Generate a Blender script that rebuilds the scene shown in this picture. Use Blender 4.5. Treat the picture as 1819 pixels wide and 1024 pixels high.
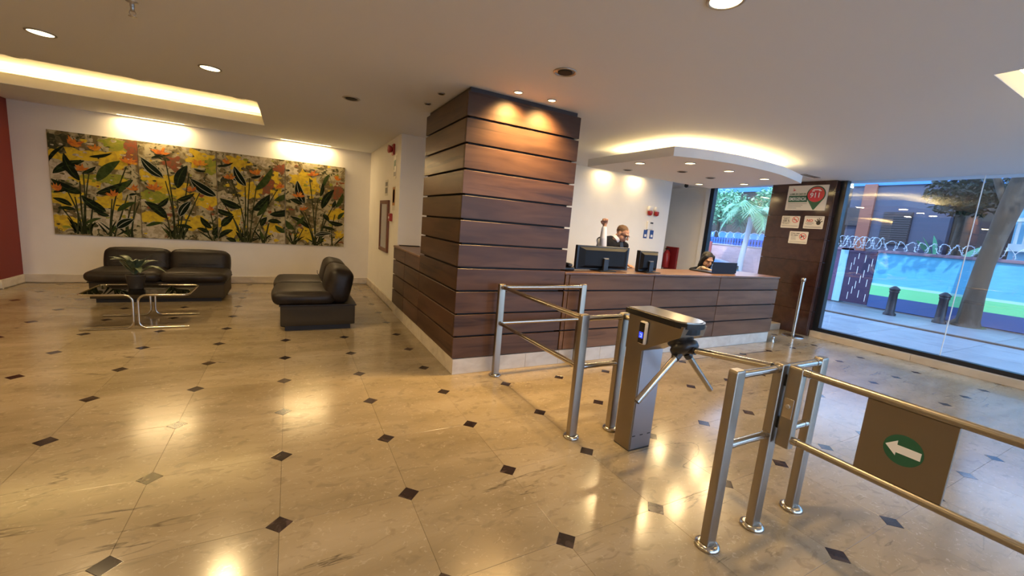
import bpy, bmesh, math, random
from mathutils import Vector, Matrix, Euler
random.seed(7)
SC = bpy.context.scene
for o in list(bpy.data.objects): bpy.data.objects.remove(o, do_unlink=True)
COL = SC.collection
pi = math.pi
# ------------------------------------------------------------------ camera
YAW, PITCH, ROLL = 0.502494149, -0.154187280, 0.0844933538
F = Vector((math.sin(YAW)*math.cos(PITCH), math.cos(YAW)*math.cos(PITCH), math.sin(PITCH)))
R0 = Vector((math.cos(YAW), -math.sin(YAW), 0)); U0 = R0.cross(F)
R = R0*math.cos(ROLL)+U0*math.sin(ROLL); U = U0*math.cos(ROLL)-R0*math.sin(ROLL)
cd = bpy.data.cameras.new('camera'); cam = bpy.data.objects.new('camera', cd); COL.objects.link(cam)
cd.sensor_width = 36; cd.lens = 728.416*36/1819; cd.clip_start = .02; cd.clip_end = 300
cam.matrix_world = Matrix(((R.x, U.x, -F.x, .04348), (R.y, U.y, -F.y, -1.9621), (R.z, U.z, -F.z, 1.46299), (0, 0, 0, 1)))
SC.camera = cam
# ------------------------------------------------------------------ sky, sun, exposure
w = bpy.data.worlds.new('sky'); SC.world = w; w.use_nodes = True
wn = w.node_tree.nodes; wl = w.node_tree.links
bg = wn['Background']; tc = wn.new('ShaderNodeTexCoord'); sx = wn.new('ShaderNodeSeparateXYZ'); rp = wn.new('ShaderNodeValToRGB')
wl.new(tc.outputs['Generated'], sx.inputs[0]); wl.new(sx.outputs['Z'], rp.inputs[0]); wl.new(rp.outputs[0], bg.inputs[0])
rp.color_ramp.elements[0].color = (.50, .67, .95, 1); rp.color_ramp.elements[1].color = (.26, .47, .90, 1); rp.color_ramp.elements[1].position = .6
bg.inputs[1].default_value = 2.5
sd = bpy.data.lights.new('sun', 'SUN'); sd.energy = 1.5; sd.angle = .01; sd.color = (.86, .94, 1)
so = bpy.data.objects.new('sun', sd); COL.objects.link(so)
so.rotation_euler = Vector((.55, .35, -.76)).to_track_quat('-Z', 'Y').to_euler()
SC.view_settings.view_transform = 'Standard'; SC.view_settings.look = 'None'
SC.view_settings.exposure = 1.45; SC.view_settings.gamma = 1; SC.view_settings.use_curve_mapping = False
try:
    SC.cycles.use_denoising = True; SC.cycles.max_bounces = 8; SC.cycles.diffuse_bounces = 5; SC.cycles.glossy_bounces = 4
    SC.cycles.transparent_max_bounces = 16; SC.cycles.sample_clamp_indirect = 6; SC.cycles.caustics_reflective = False; SC.cycles.caustics_refractive = False
except Exception: pass
WARM = (1, .70, .34); WARM2 = (1, .70, .30)
# ------------------------------------------------------------------ materials
MATS = {}
def nodes(m): return m.node_tree.nodes, m.node_tree.links
def mat(name, rgb, rough=.5, metal=0, spec=.5, var=None, bump=None, coat=0, rnd=0, emit=None, trans=0, stripes=None):
    """var=(rgb2, scale(x,y,z), lo, hi[, detail]); bump=(scale, strength); rnd=per-object brightness spread"""
    if name in MATS: return MATS[name]
    m = bpy.data.materials.new(name); m.use_nodes = True; n, l = nodes(m); b = n['Principled BSDF']
    b.inputs['Roughness'].default_value = rough; b.inputs['Metallic'].default_value = metal
    b.inputs['Specular IOR Level'].default_value = spec; b.inputs['Coat Weight'].default_value = coat
    b.inputs['Coat Roughness'].default_value = .12
    col = None; pos = None
    def position(sc, shift=0):
        g = n.new('ShaderNodeNewGeometry'); mp = n.new('ShaderNodeMapping'); mp.inputs['Scale'].default_value = sc
        if rnd:
            oi = n.new('ShaderNodeObjectInfo'); ma = n.new('ShaderNodeMath'); ma.operation = 'MULTIPLY'; ma.inputs[1].default_value = 37
            l.new(oi.outputs['Random'], ma.inputs[0]); cx = n.new('ShaderNodeCombineXYZ'); l.new(ma.outputs[0], cx.inputs[0]); l.new(ma.outputs[0], cx.inputs[1])
            l.new(cx.outputs[0], mp.inputs['Location'])
        l.new(g.outputs['Position'], mp.inputs['Vector']); return mp.outputs[0]
    rgb4 = (*rgb, 1)
    if var:
        nz = n.new('ShaderNodeTexNoise'); nz.inputs['Scale'].default_value = 1; nz.inputs['Detail'].default_value = var[4] if len(var) > 4 else 5
        nz.inputs['Distortion'].default_value = .6
        l.new(position(var[1]), nz.inputs['Vector'])
        r = n.new('ShaderNodeValToRGB'); r.color_ramp.elements[0].position = var[2]; r.color_ramp.elements[1].position = var[3]
        r.color_ramp.elements[0].color = rgb4; r.color_ramp.elements[1].color = (*var[0], 1)
        l.new(nz.outputs['Fac'], r.inputs[0]); col = r.outputs[0]
    if stripes:
        rgb3, sc, lo, hi = stripes
        nz = n.new('ShaderNodeTexNoise'); nz.inputs['Scale'].default_value = 1; nz.inputs['Detail'].default_value = 8; nz.inputs['Distortion'].default_value = 1.2
        l.new(position(sc), nz.inputs['Vector']); r = n.new('ShaderNodeValToRGB')
        r.color_ramp.elements[0].position = lo; r.color_ramp.elements[1].position = hi
        r.color_ramp.elements[0].color = (0, 0, 0, 1); r.color_ramp.elements[1].color = (1, 1, 1, 1)
        l.new(nz.outputs['Fac'], r.inputs[0])
        mx = n.new('ShaderNodeMix'); mx.data_type = 'RGBA'; l.new(r.outputs[0], mx.inputs[0])
        if col: l.new(col, mx.inputs[6])
        else: mx.inputs[6].default_value = rgb4
        mx.inputs[7].default_value = (*rgb3, 1); col = mx.outputs[2]
    if rnd:
        oi = n.new('ShaderNodeObjectInfo'); mr = n.new('ShaderNodeMapRange'); mr.inputs[3].default_value = 1-rnd; mr.inputs[4].default_value = 1+rnd
        l.new(oi.outputs['Random'], mr.inputs[0]); mx = n.new('ShaderNodeMix'); mx.data_type = 'RGBA'; mx.blend_type = 'MULTIPLY'; mx.inputs[0].default_value = 1
        if col: l.new(col, mx.inputs[6])
        else: mx.inputs[6].default_value = rgb4
        l.new(mr.outputs[0], mx.inputs[7]); col = mx.outputs[2]
    if col: l.new(col, b.inputs['Base Color'])
    else: b.inputs['Base Color'].default_value = rgb4
    if bump:
        nz = n.new('ShaderNodeTexNoise'); nz.inputs['Scale'].default_value = 1; nz.inputs['Detail'].default_value = 4
        sc = bump[0] if isinstance(bump[0], tuple) else (bump[0],)*3
        l.new(position(sc), nz.inputs['Vector']); bp = n.new('ShaderNodeBump'); bp.inputs['Strength'].default_value = bump[1]; bp.inputs['Distance'].default_value = .01
        l.new(nz.outputs['Fac'], bp.inputs['Height']); l.new(bp.outputs[0], b.inputs['Normal'])
    if emit:
        b.inputs['Emission Color'].default_value = (*emit[0], 1); b.inputs['Emission Strength'].default_value = emit[1]
    if trans: b.inputs['Transmission Weight'].default_value = trans
    MATS[name] = m; return m
def pane_mat(name, tint=(.93, .97, .98), ior=1.6, rough=0):
    m = bpy.data.materials.new(name); m.use_nodes = True; n, l = nodes(m); n.remove(n['Principled BSDF'])
    t = n.new('ShaderNodeBsdfTransparent'); t.inputs[0].default_value = (*tint, 1)
    g = n.new('ShaderNodeBsdfGlossy'); g.inputs['Roughness'].default_value = rough
    f0 = ((ior-1)/(ior+1))**2; ge = n.new('ShaderNodeNewGeometry'); dt = n.new('ShaderNodeVectorMath'); dt.operation = 'DOT_PRODUCT'
    l.new(ge.outputs['Normal'], dt.inputs[0]); l.new(ge.outputs['Incoming'], dt.inputs[1])
    def ma(op, a, b=None):
        q = n.new('ShaderNodeMath'); q.operation = op
        for i, v in enumerate((a, b)):
            if v is None: continue
            if isinstance(v, (int, float)): q.inputs[i].default_value = v
            else: l.new(v, q.inputs[i])
        return q.outputs[0]
    fr = ma('ADD', ma('MULTIPLY', ma('POWER', ma('SUBTRACT', 1, ma('ABSOLUTE', dt.outputs['Value'])), 5), 1-f0), f0)
    mx = n.new('ShaderNodeMixShader'); l.new(fr, mx.inputs[0]); l.new(t.outputs[0], mx.inputs[1]); l.new(g.outputs[0], mx.inputs[2])
    l.new(mx.outputs[0], n['Material Output'].inputs[0]); MATS[name] = m; return m
M_wall = mat('white_wall_paint', (.87, .84, .78), .6, var=((.84, .81, .75), (3, 3, 3), .3, .7), bump=(60, .04))
M_ceil = mat('ceiling_paint', (.74, .76, .80), .75, bump=(60, .03))
M_canopy = mat('canopy_paint', (.84, .83, .81), .6); M_cove = mat('cove_white_paint', (.84, .80, .70), .6)
M_red = mat('red_pillar_paint', (.19, .026, .018), .6, spec=.3)
def tile_mat():
    m = bpy.data.materials.new('polished_cream_marble'); m.use_nodes = True; n, l = nodes(m); b = n['Principled BSDF']
    b.inputs['Roughness'].default_value = .17; b.inputs['Specular IOR Level'].default_value = .65
    g = n.new('ShaderNodeNewGeometry'); oi = n.new('ShaderNodeObjectInfo')
    def nz(sc, det, dist=.6):
        mp = n.new('ShaderNodeMapping'); mp.inputs['Scale'].default_value = sc; l.new(g.outputs['Position'], mp.inputs['Vector'])
        t = n.new('ShaderNodeTexNoise'); t.inputs['Scale'].default_value = 1; t.inputs['Detail'].default_value = det; t.inputs['Distortion'].default_value = dist; l.new(mp.outputs[0], t.inputs['Vector']); return t.outputs['Fac']
    def ramp(f, *st):
        r = n.new('ShaderNodeValToRGB')
        while len(r.color_ramp.elements) < len(st): r.color_ramp.elements.new(.5)
        for e, (ps, c) in zip(r.color_ramp.elements, st): e.position = ps; e.color = (*c, 1) if isinstance(c, tuple) else (c, c, c, 1)
        l.new(f, r.inputs[0]); return r.outputs[0]
    def mix(fac, a, c, mode='MIX'):
        x = n.new('ShaderNodeMix'); x.data_type = 'RGBA'; x.blend_type = mode
        for i, v in ((0, fac), (6, a), (7, c)):
            if hasattr(v, 'is_linked'): l.new(v, x.inputs[i])
            else: x.inputs[i].default_value = v if i == 0 else (*v, 1)
        return x.outputs[2]
    c = ramp(nz((1.1, 3.4, 1), 7), (.3, (.245, .188, .108)), (.52, (.315, .248, .152)), (.72, (.375, .302, .200)))
    c = mix(ramp(nz((26, 34, 1), 5, 1.5), (.60, 0), (.70, .55)), c, (.46, .385, .275))
    c = mix(ramp(nz((10, 16, 1), 6, 1), (.33, .5), (.45, 0)), c, (.20, .152, .095))
    v = ramp(nz((.55, 3.6, 1), 10, .8), (.491, 0), (.5, 1), (.509, 0)); k = ramp(nz((1.3, 1.3, 1), 2), (.54, 0), (.64, .75))
    f = n.new('ShaderNodeMath'); f.operation = 'MULTIPLY'; l.new(v, f.inputs[0]); l.new(k, f.inputs[1]); c = mix(f.outputs[0], c, (.05, .036, .025))
    mr = n.new('ShaderNodeMapRange'); mr.inputs[3].default_value = .93; mr.inputs[4].default_value = 1.07; l.new(oi.outputs['Random'], mr.inputs[0]); c = mix(1.0, c, mr.outputs[0], 'MULTIPLY')
    l.new(c, b.inputs['Base Color']); MATS[m.name] = m; return m
M_tile = tile_mat()
M_insert = mat('dark_emperador_marble', (.026, .016, .014), .15, rnd=.3, var=((.06, .04, .033), (14, 14, 14), .5, .62))
M_grout = mat('floor_grout', (.20, .155, .10), .7)
M_marble = mat('cream_marble_plinth', (.66, .60, .50), .25, rnd=.05, var=((.54, .47, .38), (5, 5, 9), .4, .7, 8))
M_trav = mat('travertine_sill', (.55, .46, .34), .35, rnd=.04, var=((.47, .38, .27), (4, 4, 9), .4, .7))
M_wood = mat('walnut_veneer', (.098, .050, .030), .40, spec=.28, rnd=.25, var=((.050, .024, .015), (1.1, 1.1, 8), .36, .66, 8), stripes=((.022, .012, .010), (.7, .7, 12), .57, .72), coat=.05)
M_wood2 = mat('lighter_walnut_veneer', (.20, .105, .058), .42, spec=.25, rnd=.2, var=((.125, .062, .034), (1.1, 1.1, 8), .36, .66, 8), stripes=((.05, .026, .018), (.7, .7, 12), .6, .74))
M_woodtop = mat('walnut_top', (.20, .105, .06), .35, var=((.13, .06, .035), (2, 12, 2), .4, .65))
M_dark = mat('black_shadow_gap', (.012, .009, .008), .7)
M_steel = mat('brushed_steel', (.33, .285, .225), .36, 1, bump=((400, 400, 6), .05))
M_steel2 = mat('polished_steel', (.50, .46, .40), .2, 1)
M_steelp = mat('brushed_steel_panel', (.26, .215, .16), .38, 1, bump=((8, 300, 8), .05))
M_chrome = mat('chrome_tube', (.55, .50, .43), .18, 1)
M_black = mat('black_plastic', (.012, .012, .014), .35)
M_blackg = mat('black_gloss', (.010, .010, .012), .12)
M_leather = mat('dark_brown_leather', (.012, .008, .006), .48, spec=.3, bump=((18, 18, 18), .25), var=((.024, .016, .011), (6, 6, 6), .4, .7))
M_leather2 = mat('brown_leather_side', (.045, .032, .016), .6, spec=.2, bump=((30, 30, 30), .1))
M_plinthd = mat('dark_sofa_plinth', (.012, .008, .006), .6)
M_granite = mat('red_granite', (.052, .022, .016), .10, spec=.6, rnd=.10, var=((.034, .015, .012), (9, 9, 9), .35, .65, 10), stripes=((.075, .034, .025), (40, 40, 40), .62, .75))
M_frame = mat('black_window_frame', (.008, .009, .012), .3)
M_glass = pane_mat('window_glass', (.96, .98, .985), 1.85)
M_seal = mat('clear_silicone_joint', (.75, .8, .82), .3)
M_white = mat('white_plastic', (.78, .76, .72), .4)
M_sign = mat('sign_board', (.70, .66, .58), .45)
M_ink = mat('black_ink', (.015, .015, .015), .5)
M_inkgrey = mat('grey_ink', (.18, .17, .16), .5)
M_inkred = mat('red_ink', (.55, .035, .035), .5)
M_inkgreen = mat('green_ink', (.015, .10, .045), .5)
M_inkor = mat('orange_ink', (.62, .12, .04), .5, var=((.62, .03, .05), (1, 1, 3.5), .4, .6))
M_inkwhite = mat('white_ink', (.82, .80, .76), .5)
M_redmet = mat('red_enamel', (.34, .018, .018), .3)
M_lamp = mat('lit_lamp', (1, .9, .7), .5, emit=((1, .80, .42), 3.2))
M_led = mat('led_strip', (1, .85, .5), .5, emit=((1, .72, .28), 6))
M_off = mat('unlit_lamp', (.35, .33, .30), .25, .3)
M_ring = mat('lamp_ring', (.45, .42, .38), .3, .8)
# ------------------------------------------------------------------ mesh helpers
class MB:
    def __init__(s): s.v = []; s.f = []; s.sm = []; s.mi = []
    def add(s, vs, fs, smooth=False, mi=0):
        k = len(s.v); s.v += [tuple(p) for p in vs]; s.f += [tuple(i+k for i in f) for f in fs]; s.sm += [smooth]*len(fs); s.mi += [mi]*len(fs); return s
    def box(s, x0, x1, y0, y1, z0, z1, mi=0):
        vs = [(x, y, z) for x in (x0, x1) for y in (y0, y1) for z in (z0, z1)]
        return s.add(vs, [(0, 1, 3, 2), (4, 6, 7, 5), (0, 4, 5, 1), (2, 3, 7, 6), (0, 2, 6, 4), (1, 5, 7, 3)], mi=mi)
    def cbox(s, x0, x1, y0, y1, z0, z1, c=.002, mi=0):
        """box with chamfered edges"""
        vs = []; X = (x0, x1); Y = (y0, y1); Z = (z0, z1); sg = (1, -1); idx = {}
        for i in (0, 1):
            for j in (0, 1):
                for k in (0, 1):
                    for a in range(3):
                        p = [X[i], Y[j], Z[k]]; q = [sg[i]*c, sg[j]*c, sg[k]*c]
                        for b in range(3):
                            if b != a: p[b] += q[b]
                        idx[i, j, k, a] = len(vs); vs.append(p)
        fs = []; T = lambda *t: fs.append(tuple(idx[q] for q in t))
        for i in (0, 1):
            T((i, 0, 0, 0), (i, 1, 0, 0), (i, 1, 1, 0), (i, 0, 1, 0)); T((0, i, 0, 1), (1, i, 0, 1), (1, i, 1, 1), (0, i, 1, 1)); T((0, 0, i, 2), (1, 0, i, 2), (1, 1, i, 2), (0, 1, i, 2))
        for i in (0, 1):
            for j in (0, 1):
                T((i, j, 0, 0), (i, j, 1, 0), (i, j, 1, 1), (i, j, 0, 1)); T((i, 0, j, 0), (i, 1, j, 0), (i, 1, j, 2), (i, 0, j, 2)); T((0, i, j, 1), (1, i, j, 1), (1, i, j, 2), (0, i, j, 2))
        for i in (0, 1):
            for j in (0, 1):
                for k in (0, 1): T((i, j, k, 0), (i, j, k, 1), (i, j, k, 2))
        return s.add(vs, fs, mi=mi)
    def cyl(s, p, q, r, r2=None, n=20, cap=True, mi=0):
        p = Vector(p); q = Vector(q); d = (q-p).normalized(); a = d.orthogonal().normalized(); b = d.cross(a); r2 = r if r2 is None else r2
        vs = []
        for c, rr in ((p, r), (q, r2)):
            for i in range(n): t = 2*pi*i/n; vs.append(c+(a*math.cos(t)+b*math.sin(t))*rr)
        s.add(vs, [(i, (i+1) % n, n+(i+1) % n, n+i) for i in range(n)], True, mi)
        if cap: s.add(vs[:n], [tuple(range(n))[::-1]], mi=mi); s.add(vs[n:], [tuple(range(n))], mi=mi)
        return s
    def tube(s, pts, r, n=10, mi=0, closed=False):
        pts = [Vector(p) for p in pts]; m = len(pts); vs = []; fr = None
        for i, p in enumerate(pts):
            d = (pts[(i+1) % m]-pts[i-1]) if (closed or 0 < i < m-1) else (pts[1]-pts[0] if i == 0 else pts[-1]-pts[-2])
            d.normalize()
            if fr is None: a = d.orthogonal().normalized()
            else: a = (fr-d*fr.dot(d)).normalized()
            fr = a; b = d.cross(a); rr = r[i] if isinstance(r, (list, tuple)) else r
            vs += [p+(a*math.cos(2*pi*k/n)+b*math.sin(2*pi*k/n))*rr for k in range(n)]
        fs = []
        for i in range(m if closed else m-1):
            j = (i+1) % m
            fs += [(i*n+k, i*n+(k+1) % n, j*n+(k+1) % n, j*n+k) for k in range(n)]
        s.add(vs, fs, True, mi)
        if not closed: s.add(vs[:n], [tuple(range(n))[::-1]], mi=mi); s.add(vs[-n:], [tuple(range(n))], mi=mi)
        return s
    def lathe(s, prof, c=(0, 0, 0), n=28, mi=0, smooth=True, axis=None):
        c = Vector(c); m = len(prof); vs = []
        q = axis.to_track_quat('Z', 'Y') if axis else None
        for r, z in prof:
            for k in range(n):
                t = 2*pi*k/n; p = Vector((r*math.cos(t), r*math.sin(t), z))
                vs.append(c+(q @ p if q else p))
        fs = [(i*n+k, i*n+(k+1) % n, (i+1)*n+(k+1) % n, (i+1)*n+k) for i in range(m-1) for k in range(n)]
        s.add(vs, fs, smooth, mi)
        if prof[0][0] > 1e-6: s.add(vs[:n], [tuple(range(n))[::-1]], mi=mi)
        if prof[-1][0] > 1e-6: s.add(vs[-n:], [tuple(range(n))], mi=mi)
        return s
    def prism(s, poly, o, u, v, nrm, d, mi=0):
        """2D poly in (u,v) at o, extruded by d along nrm"""
        o = Vector(o); u = Vector(u); v = Vector(v); nrm = Vector(nrm); k = len(poly)
        a = [o+u*x+v*y for x, y in poly]; b = [p+nrm*d for p in a]
        s.add(a+b, [tuple(range(k))[::-1], tuple(range(k, 2*k))]+[(i, (i+1) % k, k+(i+1) % k, k+i) for i in range(k)], mi=mi); return s
    def rbox(s, x0, x1, y0, y1, z0, z1, r, n=8, puff=0, mi=0):
        """rounded, optionally puffed box"""
        c = Vector(((x0+x1)/2, (y0+y1)/2, (z0+z1)/2)); h = Vector(((x1-x0)/2, (y1-y0)/2, (z1-z0)/2)); vs = []; fs = []
        g = [math.sin((2*i/n-1)*pi/2) for i in range(n+1)]
        for ax in range(3):
            for sg in (-1, 1):
                k = len(vs); a, b = [(1, 2), (2, 0), (0, 1)][ax]
                for i in range(n+1):
                    for j in range(n+1):
                        t = Vector((0, 0, 0)); t[ax] = sg; t[a] = g[i]; t[b] = g[j]
                        p = Vector([t[q]*h[q] for q in range(3)]); inn = Vector([max(-h[q]+r, min(h[q]-r, p[q])) for q in range(3)])
                        d = p-inn
                        if d.length > 1e-9: p = inn+d.normalized()*r
                        if puff:
                            for q in range(3):
                                o_ = [w_ for w_ in range(3) if w_ != q]
                                p[q] += puff*math.copysign(1, t[q])*abs(t[q])**3*math.cos(t[o_[0]]*pi/2)*math.cos(t[o_[1]]*pi/2)
                        vs.append(c+p)
                for i in range(n):
                    for j in range(n):
                        q = [k+i*(n+1)+j, k+(i+1)*(n+1)+j, k+(i+1)*(n+1)+j+1, k+i*(n+1)+j+1]
                        fs.append(tuple(q if sg > 0 else q[::-1]))
        return s.add(vs, fs, True, mi)
    def ell(s, c, r, n=16, m=10, rot=None, mi=0):
        c = Vector(c); vs = []
        for i in range(m+1):
            a = -pi/2+pi*i/m
            for k in range(n):
                t = 2*pi*k/n; p = Vector((r[0]*math.cos(a)*math.cos(t), r[1]*math.cos(a)*math.sin(t), r[2]*math.sin(a)))
                vs.append(c+(rot @ p if rot else p))
        return s.add(vs, [(i*n+k, i*n+(k+1) % n, (i+1)*n+(k+1) % n, (i+1)*n+k) for i in range(m) for k in range(n)], True, mi)
    def mesh(s, name, mats, weld=False):
        me = bpy.data.meshes.new(name); me.from_pydata(s.v, [], s.f)
        for m_ in (mats if isinstance(mats, (list, tuple)) else [mats]): me.materials.append(m_)
        me.polygons.foreach_set('use_smooth', s.sm); me.polygons.foreach_set('material_index', s.mi)
        if weld:
            bm = bmesh.new(); bm.from_mesh(me); bmesh.ops.remove_doubles(bm, verts=bm.verts, dist=1e-5); bm.to_mesh(me); bm.free()
        me.update(); return me
    def build(s, name, mats, parent=None, weld=False, **tags):
        return link(name, s.mesh(name, mats, weld), parent, **tags)
def link(name, data, parent=None, loc=None, rot=None, **tags):
    o = bpy.data.objects.new(name, data); COL.objects.link(o)
    if parent: o.parent = parent
    if loc is not None: o.location = loc
    if rot is not None: o.rotation_euler = rot
    for k, v in tags.items():
        if v: o[k] = v
    return o
def thing(name, label, cat, loc=(0, 0, 0), rz=0, group=None, scale=None):
    o = link(name, None, None, loc, (0, 0, rz), label=label, category=cat, group=group)
    if scale: o.scale = scale
    o.empty_display_size = .1
    return o
def struct(name, mb, m, parent=None): return mb.build(name, m, parent, kind=None if parent else 'structure')
def copy_tree(o, parent=None, **tags):
    c = o.copy(); COL.objects.link(c); c.parent = parent
    for k, v in tags.items(): c[k] = v
    for ch in o.children: copy_tree(ch, c)
    return c
def text(s_, size, o, u, v, m, parent, name='lettering', d=.0012, bold=0, align='LEFT', sx=1):
    cu = bpy.data.curves.new('t', 'FONT'); cu.body = s_; cu.size = size; cu.extrude = d/2; cu.offset = bold; cu.align_x = align; cu.resolution_u = 3
    t = bpy.data.objects.new('t', cu); COL.objects.link(t)
    me = bpy.data.meshes.new_from_object(t.evaluated_get(bpy.context.evaluated_depsgraph_get()))
    bpy.data.objects.remove(t); bpy.data.curves.remove(cu)
    u = Vector(u); v = Vector(v); n = u.cross(v); mt = Matrix(((u.x*sx, v.x, n.x, o[0]), (u.y*sx, v.y, n.y, o[1]), (u.z*sx, v.z, n.z, o[2]), (0, 0, 0, 1)))
    me.transform(mt); me.materials.clear(); me.materials.append(m)
    return link(name, me, parent)
def spot(o, target, energy, angle, blend=.6, color=WARM, r=.03, parent=None):
    d = bpy.data.lights.new('spot_light', 'SPOT'); d.energy = energy; d.spot_size = angle; d.spot_blend = blend; d.color = color; d.shadow_soft_size = r
    l = bpy.data.objects.new('spot_light', d); COL.objects.link(l); l.location = o
    l.rotation_euler = (Vector(target)-Vector(o)).to_track_quat('-Z', 'Y').to_euler()
    return l
def disk(o, r, energy, color=WARM):
    d = bpy.data.lights.new('lamp_light', 'AREA'); d.shape = 'DISK'; d.size = r*2; d.energy = energy; d.color = color
    l = bpy.data.objects.new('lamp_light', d); COL.objects.link(l); l.location = o; return l
def area(o, target, sx, sy, energy, color=WARM2):
    d = bpy.data.lights.new('strip_light', 'AREA'); d.shape = 'RECTANGLE'; d.size = sx; d.size_y = sy; d.energy = energy; d.color = color
    l = bpy.data.objects.new('strip_light', d); COL.objects.link(l); l.location = o
    l.rotation_euler = (Vector(target)-Vector(o)).to_track_quat('-Z', 'Y').to_euler(); return l
def arc(c, a, b, t0, t1, r, n=6):
    c = Vector(c); a = Vector(a); b = Vector(b)
    return [c+(a*math.cos(t0+(t1-t0)*i/n)+b*math.sin(t0+(t1-t0)*i/n))*r for i in range(n+1)]
X_, Y_, Z_ = Vector((1, 0, 0)), Vector((0, 1, 0)), Vector((0, 0, 1))
# ================================================================== structure
H = 2.6; XL, XR, YB, YF = -7.5, 7.95, 6.75, -5.0
floor = struct('floor', MB().box(XL, XR, YF, 8, -.12, -.008), M_grout)
S = .6; HD = .056; G = .0006
def octagon(cx, cy, x0=XL, x1=7.86, y0=YF, y1=YB):
    h = S/2-G; c = HD
    p = [(-h+c, -h), (h-c, -h), (h, -h+c), (h, h-c), (h-c, h), (-h+c, h), (-h, h-c), (-h, -h+c)]
    return [(min(max(x+cx, x0), x1)-cx, min(max(y+cy, y0), y1)-cy) for x, y in p]
def slab(mb, poly, z1=0, z0=-.01, ch=.0005, ox=0, oy=0):
    k = len(poly); mx = sum(p[0] for p in poly)/k; my = sum(p[1] for p in poly)/k
    def inset(p): d = Vector((mx-p[0], my-p[1])); L = d.length; d = d/L*ch*1.4 if L > 0 else d; return (p[0]+d.x+ox, p[1]+d.y+oy, z1)
    a = [(x+ox, y+oy, z0) for x, y in poly]; b = [(x+ox, y+oy, z1-ch) for x, y in poly]; c = [inset(p) for p in poly]
    mb.add(a+b+c, [(i, (i+1) % k, k+(i+1) % k, k+i) for i in range(k)]+[(k+i, k+(i+1) % k, 2*k+(i+1) % k, 2*k+i) for i in range(k)]+[tuple(range(2*k, 3*k))])
def proj(p):
    d = Vector(p)-Vector((.04348, -1.9621, 1.46299)); z = d.dot(F)
    return (909.5+728.416*d.dot(R)/z, 512-728.416*d.dot(U)/z, z) if z > .05 else None
def seen(x, y, m=40):
    q = proj((x, y, 0)); return q and -m < q[0] < 1819+m and -m < q[1] < 1024+m
def hidden(x, y): return (x > 1.75 and y > 1.9 and x < 7.0) or (x > 1.5 and y > 4.3 and x < 7)
tile_me = MB(); slab(tile_me, octagon(.3, .3)); tile_me = tile_me.mesh('tile', M_tile)
ins_poly = [(HD-G, 0), (0, HD-G), (-HD+G, 0), (0, -HD+G)]
ins_me = MB(); slab(ins_me, ins_poly); ins_me = ins_me.mesh('floor_insert', M_insert)
rest = MB(); rest_i = MB()
for i in range(-13, 14):
    for j in range(-9, 14):
        cx, cy = (i+.5)*S, (j+.5)*S
        if cx-.3 < XR and cx+.3 > XL and cy-.3 < YB and cy+.3 > YF:
            vis = any(seen(cx+a, cy+b, 0) for a in (-.28, 0, .28) for b in (-.28, 0, .28)) and not hidden(cx, cy)
            clip = cx-.3 < XL or cx+.3 > 7.86 or cy-.3 < YF or cy+.3 > YB
            if cx-.3 < 7.86:
                if not vis: slab(rest, octagon(cx, cy), ox=cx, oy=cy)
                elif clip: m_ = MB(); slab(m_, octagon(cx, cy)); link('tile', m_.mesh('tile', M_tile), floor, (cx, cy, 0))
                else: link('tile', tile_me, floor, (cx, cy, 0))
        gx, gy = i*S, j*S
        if XL+.06 < gx < 7.8 and YF+.06 < gy < YB-.06 and not (1.36 < gx < 6.6 and gy > 1.5):
            if seen(gx, gy, 0): link('floor_insert', ins_me, floor, (gx, gy, .0004))
            else: slab(rest_i, ins_poly, z1=.0004, ox=gx, oy=gy)
rest.build('tile_field', M_tile, floor, kind='stuff'); rest_i.build('insert_field', M_insert, floor, kind='stuff')
# floor dashes in front of the counter (worn seam strips)
for a, b, y in ((4.11, 4.78, 1.235), (5.07, 5.92, 1.205)):
    m_ = MB().box(a, b, y-.006, y+.006, 0, .0015)
    for e, s_ in ((a, -1), (b, 1)): m_.add([(e-s_*.06, y-.006, .0016), (e, y-.03, .0016), (e+s_*.02, y-.03, .0016), (e, y+.006, .0016)], [(0, 1, 2, 3)])
    m_.build('floor_strip', M_insert, floor)
# ---- ceiling with two coves
holes = [(XL, -.29, 3.83, 5.46), (3.8, 6.8, -2.7, -.95)]
xs = sorted({XL-.2, XR+.35, 1.44, 7.0} | {h[0] for h in holes} | {h[1] for h in holes}); ys = sorted({YF-.2, 8.2} | {h[2] for h in holes} | {h[3] for h in holes})
cm = MB()
for x0, x1 in zip(xs, xs[1:]):
    for y0, y1 in zip(ys, ys[1:]):
        mx, my = (x0+x1)/2, (y0+y1)/2
        if not any(h[0]-.001 < mx < h[1] and h[2] < my < h[3] for h in holes): cm.box(x0, x1, y0, y1, H, H+.125)
struct('ceiling', cm, M_ceil)
for k, (a, b, c, d) in enumerate(holes):
    e = .44; m_ = MB().box(a-e, b+e, c-e, d+e, 2.83, 2.9)
    m_.box(a-e, b+e, c-e-.04, c-e, H+.125, 2.9).box(a-e, b+e, d+e, d+e+.04, H+.125, 2.9).box(a-e-.04, a-e, c-e, d+e, H+.125, 2.9).box(b+e, b+e+.04, c-e, d+e, H+.125, 2.9)
    t_ = .012; a2 = a if k else a-.5
    m_.box(a2, b, d-.001, d+t_, H+.004, H+.126).box(a2, b, c-t_, c+.001, H+.004, H+.126).box(b-.001, b+t_, c, d, H+.004, H+.126).box(a-t_, a+.001, c, d, H+.004, H+.126)
    struct('trim_%d' % (k+1), m_, M_cove)
def led(x0, x1, y0, y1, z, label):
    m_ = MB().box(x0, x1, y0, y1, z, z+.012)
    m_.build('led_strip', M_led, None, label=label, category='light strip')
led(-7.2, -.3, 5.70, 5.725, H+.126, 'warm light strip hidden behind the lip of the lounge ceiling cove')
area((-3.75, 5.71, H+.15), (-3.75, 5.60, 3), 6.8, .05, 36)
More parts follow.
